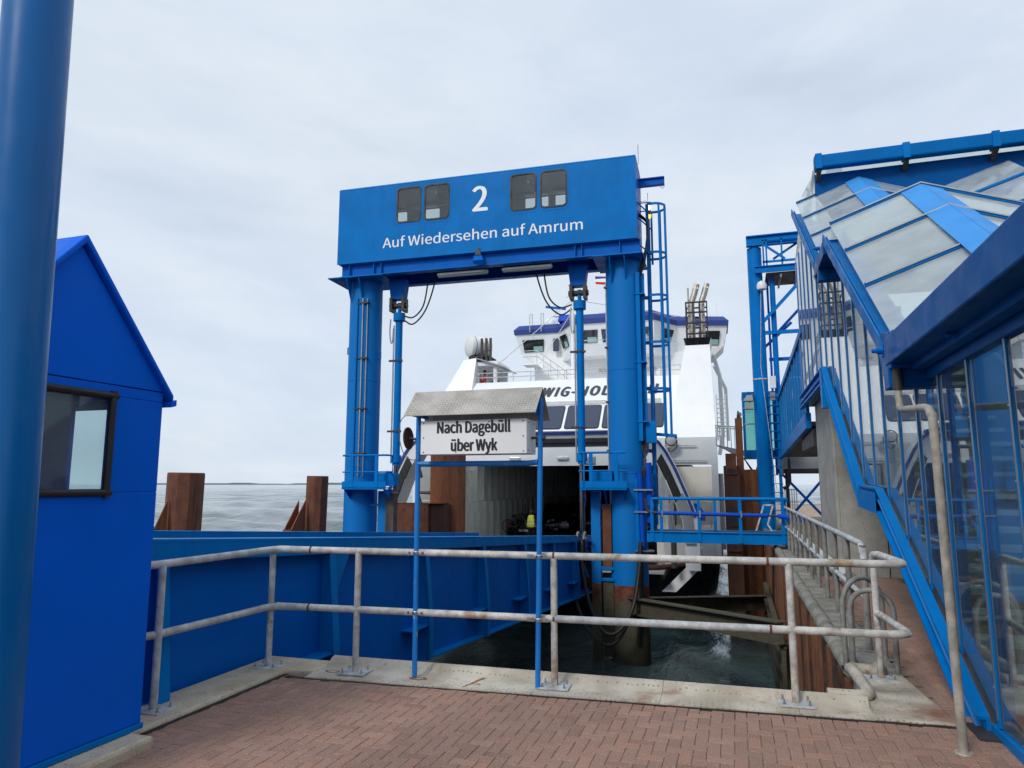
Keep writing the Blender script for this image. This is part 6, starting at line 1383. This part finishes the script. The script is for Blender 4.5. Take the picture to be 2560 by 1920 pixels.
for i, (a, b) in enumerate((((0.885, 7.36), (1.27, 7.68)), ((0.935, 7.27), (1.27, 7.15)))):
    A, B = V(*a, 0.01), V(*b, 0.01); d = B - A; r_ = d.length / 2; d.normalize(); c0 = (A + B) / 2
    hp = thing('tube_hoop', A, ['bent grey tube hoop at the quay corner, the farther of the pair', 'bent grey tube hoop at the quay corner, the nearer of the pair'][i], 'hoop', 'tube hoops at the quay corner')
    pts = [A] + [c0 - d * (r_ * math.cos(R(t))) + V(0, 0, 0.52 + r_ * math.sin(R(t))) for t in range(0, 181, 15)] + [B]
    MB().tube(pts, 0.024, 12).build('tube', 'galv_dull', hp, smooth=True)
    for p in (A, B): MB().box(p.x - 0.06, p.x + 0.06, p.y - 0.045, p.y + 0.045, 0.015, 0.025).build('foot', 'galv_dull', hp)
wp = MB().tube([(1.62, 12.3, 0.17), (1.62, 30, 0.17)], 0.11, 16)
wpo = thing('white_pipe', (1.62, 12.3, 0.17), 'white plastic pipe lying along the quay behind the grey railing', 'pipe')
wp.build('pipe', 'plastic_white', wpo, smooth=True)
MB().lathe([(0.118, -0.02), (0.125, 0.0), (0.125, 0.10), (0.112, 0.12)], (1.62, 12.3, 0.17), (0, 1, 0), 16).build('end_socket', 'galv_dull', wpo, smooth=True)
for y in (13.5, 17, 20.5, 24): MB().box(1.50, 1.74, y - 0.04, y + 0.04, -0.01, 0.2).build('pipe_clip', 'galv_dull', wpo)

# ================================================================== BOARDING GALLERY AND ITS TOWER
ga = thing('boarding_gallery', (2.5, 23, 3), 'raised glass passenger gallery running back from the stair building', 'gallery')
gz = lambda y: 3.26 - (y - 17.5) * 0.030
gt = lambda y: 5.12 - (y - 17.5) * 0.038
ya, yb = 17.3, 28.0
MB().prism([(ya, gz(ya) - 0.35), (yb, gz(yb) - 0.35), (yb, gz(yb)), (ya, gz(ya))], 'x', 1.56, 1.68).build('base_beam', 'blue', ga)
MB().prism([(ya, gt(ya)), (yb, gt(yb)), (yb, gt(yb) + 0.16), (ya, gt(ya) + 0.16)], 'x', 1.56, 1.68).build('top_beam', 'blue', ga)
MB().prism([(ya, gz(ya) - 0.30), (yb, gz(yb) - 0.30), (yb, gz(yb) - 0.2), (ya, gz(ya) - 0.2)], 'x', 1.68, 3.6).build('floor', 'dark', ga)
MB().prism([(ya, gt(ya) + 0.1), (yb, gt(yb) + 0.1), (yb, gt(yb) + 0.18), (ya, gt(ya) + 0.18)], 'x', 1.68, 3.6).build('roof', 'blue_deep', ga)
for k in range(13):
    y = ya + 0.05 + k * (yb - ya - 0.1) / 12
    MB().box(1.585, 1.655, y - 0.035, y + 0.035, gz(y), gt(y)).build('mullion', 'blue', ga)
    MB().box(3.52, 3.6, y - 0.035, y + 0.035, gz(y), gt(y)).build('mullion', 'blue_deep', ga)
    if k < 12:
        a, b = y + 0.04, y + (yb - ya - 0.1) / 12 - 0.04
        MB().prism([(a, gz(a)), (b, gz(b)), (b, gt(b)), (a, gt(a))], 'x', 1.61, 1.622).build('pane', 'glass_green', ga)
        MB().prism([(a, gz(a)), (b, gz(b)), (b, gt(b)), (a, gt(a))], 'x', 3.55, 3.562).build('pane', 'glass_green', ga)
MB().box(1.7, 3.5, ya, ya + 3, gz(ya) - 0.75, gz(ya) - 0.36).build('under_beam', 'dark', ga)
tw = thing('gallery_tower', (1.0, 28, 0), 'slender blue lifting tower with crossbeam and ladder beside the passenger gallery', 'tower')
MB().lathe([(0.27, -0.5), (0.27, 2.0), (0.265, 10.7)], (1.02, 28, 0), (0, 0, 1), 24).build('column', 'blue', tw, smooth=True)
MB().lathe([(0.27, -0.5), (0.265, 10.7)], (3.9, 28, 0), (0, 0, 1), 24).build('column', 'blue_deep', tw, smooth=True)
MB().box(0.74, 4.2, 27.75, 27.79, 10.75, 11.12).box(0.74, 4.2, 27.66, 27.88, 11.10, 11.14).box(0.74, 4.2, 27.66, 27.88, 10.73, 10.76).build('top_beam', 'blue', tw)
MB().box(1.0, 4.2, 27.6, 27.66, 9.62, 9.86).box(1.0, 4.2, 27.54, 27.72, 9.84, 9.87).build('lower_beam', 'blue', tw)
MB().box(1.3, 4.2, 27.62, 27.68, 10.86, 10.92).build('hand_rail', 'blue', tw); MB().box(1.3, 4.2, 27.62, 27.68, 10.0, 10.08).build('toe_beam', 'blue', tw)
for x in (1.34, 1.45, 2.0, 2.7): MB().box(x - 0.03, x + 0.03, 27.62, 27.68, 9.9, 10.95).build('rail_post', 'blue', tw)
MB().bar((1.4, 27.64, 10.7), (2.1, 27.64, 10.1), 0.06, 0.08).bar((1.7, 27.9, 10.2), (2.8, 27.9, 10.9), 0.06, 0.08).build('brace', 'blue', tw)
MB().box(1.4, 4.2, 27.7, 29.4, 9.55, 9.62).build('machine_deck', 'dark', tw)
for x in (1.9, 2.5, 3.1): MB().box(x, x + 0.06, 27.7, 29.4, 9.42, 9.55).build('deck_joist', 'grey', tw)
MB().bar((1.25, 27.9, 7.8), (2.75, 27.9, 9.4), 0.09, 0.12).build('brace', 'blue', tw); MB().bar((1.6, 28.6, 7.3), (3.2, 28.6, 9.0), 0.08, 0.1).bar((1.2, 28.9, 6.9), (2.3, 28.9, 7.9), 0.08, 0.1).build('brace', 'blue_deep', tw)
MB().box(1.2, 4.0, 27.9, 27.98, 7.28, 7.42).build('tie_bar', 'blue', tw); MB().box(1.4, 4.0, 28.5, 28.58, 6.35, 6.48).build('tie_bar', 'blue_deep', tw)
MB().box(1.42, 1.50, 28.4, 28.48, 2.0, 9.6).build('guide_rail', 'blue_deep', tw)
MB().lathe([(0.10, 4.35), (0.10, 9.5), (0.1, 9.5)], (1.62, 28.1, 0), (0, 0, 1), 14).build('hydraulic_cylinder', 'blue', tw, smooth=True)
MB().lathe([(0.14, 4.35), (0.14, 4.75)], (1.62, 28.1, 0), (0, 0, 1), 14).build('cylinder_head', 'blue_royal', tw, smooth=True)
MB().lathe([(0.05, 2.0), (0.05, 4.4)], (1.62, 28.1, 0), (0, 0, 1), 10).build('piston_rod', 'chrome', tw, smooth=True)
MB().box(1.35, 1.55, 27.7, 27.85, 5.2, 5.65).build('control_box', 'plastic_white', tw); MB().box(1.32, 1.5, 27.72, 27.86, 4.75, 5.05).build('control_box', 'galv_dull', tw)
ldt = MB().box(1.52, 1.60, 27.75, 27.83, 0.0, 5.0).box(1.26, 1.32, 27.75, 27.83, 0.0, 5.0).build('ladder', 'blue', tw)
for k in range(14): MB().box(1.22, 1.62, 27.70, 27.88, 0.7 + k * 0.32, 0.73 + k * 0.32).build('rung', 'blue', ldt)
MB().tube([(1.20, 27.65, 9.3), (1.05, 27.7, 6), (1.38, 27.7, 1.5)], 0.012, 5).build('rope', 'galv_white', tw)
MB().lathe([(0.02, -0.2), (0.17, -0.14), (0.19, 0), (0.14, 0.14), (0.03, 0.2)], (1.22, 27.6, 9.1), (0, 0, 1), 14).build('fall_arrester', 'plastic_white', tw, smooth=True)
MB().lathe([(0.28, 5.55), (0.28, 5.6)], (1.02, 28, 0), (0, 0, 1), 24).build('strap', 'galv_white', tw)
for zz in (4.75, 4.45):
    fl_ = MB().loft([(0.35, 27.7, zz), (0.72, 27.7, zz), (0.72, 28.1, zz), (0.35, 28.1, zz)], [(0.5, 27.75, zz + 0.22), (0.7, 27.75, zz + 0.22), (0.7, 28.0, zz + 0.22), (0.5, 28.0, zz + 0.22)]).build('floodlight', 'grey', tw)
    MB().tube([(0.6, 27.8, zz + 0.2), (0.55, 27.75, zz + 0.35), (0.76, 27.8, zz + 0.3)], 0.015, 6).build('lamp_cable', 'black', fl_)
# cab at the gallery's ship end, with its railed flap and signal lamps
cb = thing('boarding_cab', (0.6, 29, 3), 'small blue-framed glass cab left of the tower on the boarding gallery', 'cab')
cx0, cx1, cy0, cy1, cz0, cz1 = 0.38, 1.55, 28.6, 30.2, 2.95, 5.05
for x in (cx0, 0.98, cx1):
    for y in (cy0, cy1): MB().box(x - 0.04, x + 0.04, y - 0.04, y + 0.04, cz0, cz1).build('frame_post', 'blue', cb)
MB().box(cx0 - 0.05, cx1 + 0.05, cy0 - 0.05, cy1 + 0.05, cz1, cz1 + 0.14).build('roof', 'blue', cb); MB().box(cx0 - 0.05, cx1 + 0.05, cy0 - 0.05, cy1 + 0.05, cz0 - 0.3, cz0).build('base', 'blue', cb)
MB().box(cx0 + 0.04, 0.94, cy0 - 0.008, cy0 + 0.008, cz0, cz1).build('pane', 'glass_green', cb); MB().box(cx0 - 0.008, cx0 + 0.008, cy0 + 0.04, cy1 - 0.04, cz0, cz1).build('pane', 'glass_green', cb)
MB().box(cx0 + 0.04, cx1, cy1 - 0.008, cy1 + 0.008, cz0, cz1).build('pane', 'glass_green', cb); MB().tube([(cx0, cy0 - 0.03, 3.95), (cx1, cy0 - 0.03, 3.95)], 0.025, 6).build('hand_bar', 'galv_white', cb)
MB().prism([(-0.72, 3.2), (0.36, 2.95), (0.36, 2.8), (0.1, 2.72), (-0.4, 3.05)], 'y', 28.9, 30.0).build('flap', 'grey', cb)
for y in (28.9, 30.0):
    MB().tube([(-0.72, y, 3.95), (0.36, y, 3.85)], 0.025, 6).build('flap_rail', 'galv_white', cb)
    for k in range(8): MB().tube([(-0.7 + k * 0.14, y, 3.17 - k * 0.03), (-0.7 + k * 0.14, y, 3.94 - k * 0.012)], 0.014, 5).build('baluster', 'galv_white', cb)
for zz in (4.35, 4.18, 4.02): MB().lathe([(0.085, -0.06), (0.085, 0.03), (0.07, 0.06)], (0.22, 28.75, zz), (0, -1, 0), 12).build('signal_lamp', 'grey', cb)
for pts in ([(0.3, 28.9, 2.66), (0.6, 28.9, 2.2), (0.75, 28.9, 1.9)], [(0.9, 28.9, 2.66), (0.75, 28.9, 2.2), (0.72, 28.9, 1.95), (0.4, 28.9, 2.5)]): MB().tube(curve(pts, 5), 0.025, 6).build('hanging_cable', 'black', cb)
# braced frame under the gallery
bf = thing('support_frame', (2.5, 31, 0), 'dark X-braced steel frame carrying the gallery above the mole', 'frame')
MB().box(1.6, 5.0, 30.9, 31.0, 2.30, 2.78).build('corrugated_panel', 'grey', bf); MB().box(1.6, 5.0, 30.88, 31.02, 2.08, 2.295).build('beam', 'dark', bf)
for x in (1.72, 1.95, 4.9): MB().box(x - 0.06, x + 0.06, 30.85, 30.97, -0.2, 2.08).build('post', 'dark', bf)
MB().bar((1.75, 30.9, 2.1), (3.4, 30.9, 0.2), 0.08, 0.10).build('cross_brace', 'blue_deep', bf); MB().bar((1.75, 30.8, 0.05), (3.4, 30.8, 2.0), 0.08, 0.10).build('cross_brace', 'blue_deep', bf)
MB().tube([(2.05, 30.7, 2.7), (2.05, 30.7, 1.75), (1.95, 30.7, 1.55), (1.78, 30.7, 1.5)], 0.06, 8).build('drain_bend', 'dark', bf, smooth=True)
gt_ = thing('mole_gate', (2.1, 32, 0), 'small pale barred gate behind the braced frame', 'gate')
for k in range(6): MB().box(1.9 + k * 0.09, 1.93 + k * 0.09, 32, 32.03, 0.3, 1.45).build('bar', 'galv_white', gt_)
for z in (0.3, 1.42): MB().box(1.88, 2.42, 31.99, 32.04, z, z + 0.04).build('frame_rail', 'galv_white', gt_)

# ================================================================== DOLPHINS AND FENDERS
def dolphin(label, pts, ztop, r, mat, group='rusty mooring piles in the sea'):
    x, y = pts; o = thing('mooring_pile', (x, y, 0), label, 'pile', group)
    MB().lathe([(r, -5), (r, ztop - 0.05), (r * 0.97, ztop)], (x, y, 0), (0.015, 0, 1), 10).build('shaft', mat, o)
    return o
d1_ = dolphin('thick rusty pile with timber-faced bracket nearest the blue booth', (-18.1, 20.0), 2.05, 0.60, 'rust')
d2_ = dolphin('slimmer rusty pile with bracket standing just left of the portal', (-12.9, 20.0), 1.92, 0.34, 'rust')
for o, x, s_ in ((d1_, -18.1, 0.60), (d2_, -12.9, 0.34)):
    w_ = 0.75 if s_ > 0.5 else 0.3
    for dx in (-w_ * 0.2, w_ * 0.6): MB().prism([(19.9 - s_ * 0.9, 1.15), (18.9, 0.3), (18.9, -1.6), (19.9 - s_ * 0.9, -1.6)], 'x', x - s_ * 0.9 + dx - 0.015, x - s_ * 0.9 + dx + 0.015).build('bracket_plate', 'rust_bright', o)
    MB().box(x - s_ * 0.9 - w_ * 0.3, x - s_ * 0.9 + w_ * 0.7, 18.86, 18.9, -1.7, 0.28).build('fender_frame', 'rust', o)
    for k in range(3): MB().box(x - s_ * 0.9 - w_ * 0.3 + k * w_ / 3 + 0.01, x - s_ * 0.9 - w_ * 0.3 + (k + 1) * w_ / 3 - 0.01, 18.74, 18.858, -1.7, 0.22).build('fender_board', 'dark', o, bevel=0.01)
fp_ = thing('fender_dolphin', (-10.2, 24, 0), 'rust-red steel dolphin column with box in front of the ferry opening', 'dolphin')
MB().box(-10.72, -9.62, 24.0, 24.8, -4.8, 3.1).build('column', 'rust_bright', fp_, bevel=0.03)
MB().box(-11.72, -10.45, 23.3, 23.95, -4.8, 0.97).build('front_box', 'rust', fp_, bevel=0.02)
MB().box(-10.45, -9.85, 23.42, 23.98, -4.8, 0.93).build('side_box', 'rust_dark', fp_, bevel=0.02)
MB().box(-11.75, -9.95, 23.28, 23.97, 0.972, 0.99).build('box_lid', 'rust', fp_)
for z in (2.35, 1.35): MB().tube([(-10.72, 24.1, z), (-11.25, 24.1, z), (-11.3, 24.1, z + 0.35)], 0.06, 8).tube([(-11.25, 24.1, z), (-11.1, 24.1, z - 0.45)], 0.06, 8).build('mooring_hook', 'dark', fp_, smooth=True)
for x in (-11.4, -10.6): MB().lathe([(0.035, 0), (0.035, 0.004)], (x, 23.299, 0.75), (0, -1, 0), 10).build('lug_hole', 'black', fp_)
# tall guide dolphins at the ferry's right side
gd = thing('guide_dolphin', (-0.1, 26.3, 0), 'dark brown steel guide dolphin between the ferry and the quay', 'dolphin')
MB().box(-0.42, 0.12, 26.0, 26.9, -5, 2.3).build('face_plate', 'rust_dark', gd, bevel=0.02)
MB().box(-0.34, 0.02, 25.94, 26.0, 2.0, 2.72).build('head_plate', 'rust', gd); MB().box(-0.30, -0.02, 25.92, 25.99, 2.05, 2.20).build('slot', 'black', gd)
MB().prism([(-0.32, 0.2), (0.02, 0.2), (0.02, 0.75), (-0.08, 0.9), (-0.22, 0.9), (-0.32, 0.75)], 'y', 25.96, 25.998).build('recess_plate', 'black', gd)
for z in (0.0, -0.6): MB().box(-0.36, 0.06, 25.93, 25.998, z - 0.04, z + 0.04).build('rib', 'rust_dark', gd)
g2 = thing('slim_pile', (0.13, 27.2, 0), 'slim rust-red pile with small lamp on top behind the guide dolphin', 'pile')
MB().box(0.03, 0.28, 27.0, 27.25, -5, 4.05).build('shaft', 'rust_bright', g2); MB().lathe([(0.06, 0), (0.05, 0.1), (0.02, 0.28)], (0.155, 27.1, 4.05), (0, 0, 1), 10).build('lamp', 'dark', g2)
g3 = thing('tube_dolphin', (0.45, 28.5, 0), 'orange rusted tube dolphin at the quay edge by the blue tower', 'dolphin')
MB().lathe([(0.38, -5), (0.38, 2.2)], (0.5, 28.2, 0), (0, 0, 1), 14).build('tube', 'rust_bright', g3, smooth=True); MB().box(0.82, 1.3, 28.2, 28.6, -5, 1.85).build('side_box', 'rust', g3)
MB().lathe([(0.41, 1.05), (0.41, 1.09)], (0.5, 28.2, 0), (0, 0, 1), 14).build('weld_ring', 'rust', g3, smooth=True)
rk_ = thing('mooring_rope_frame', (0.9, 26.0, 0), 'small pale bent steel guard frame on the quay by the orange dolphin', 'frame')
MB().bar((0.55, 26.0, 0.02), (0.85, 26.0, 0.95), 0.05, 0.05).bar((0.85, 26.0, 0.95), (1.15, 26.0, 0.95), 0.05, 0.05).bar((1.15, 26.0, 0.95), (0.95, 26.0, 0.3), 0.05, 0.05).bar((0.95, 26.0, 0.3), (1.1, 26.0, 0.05), 0.05, 0.05).build('bent_frame', 'galv_white', rk_)

for o in list(bpy.data.objects):
    if '_o' in o: del o['_o']
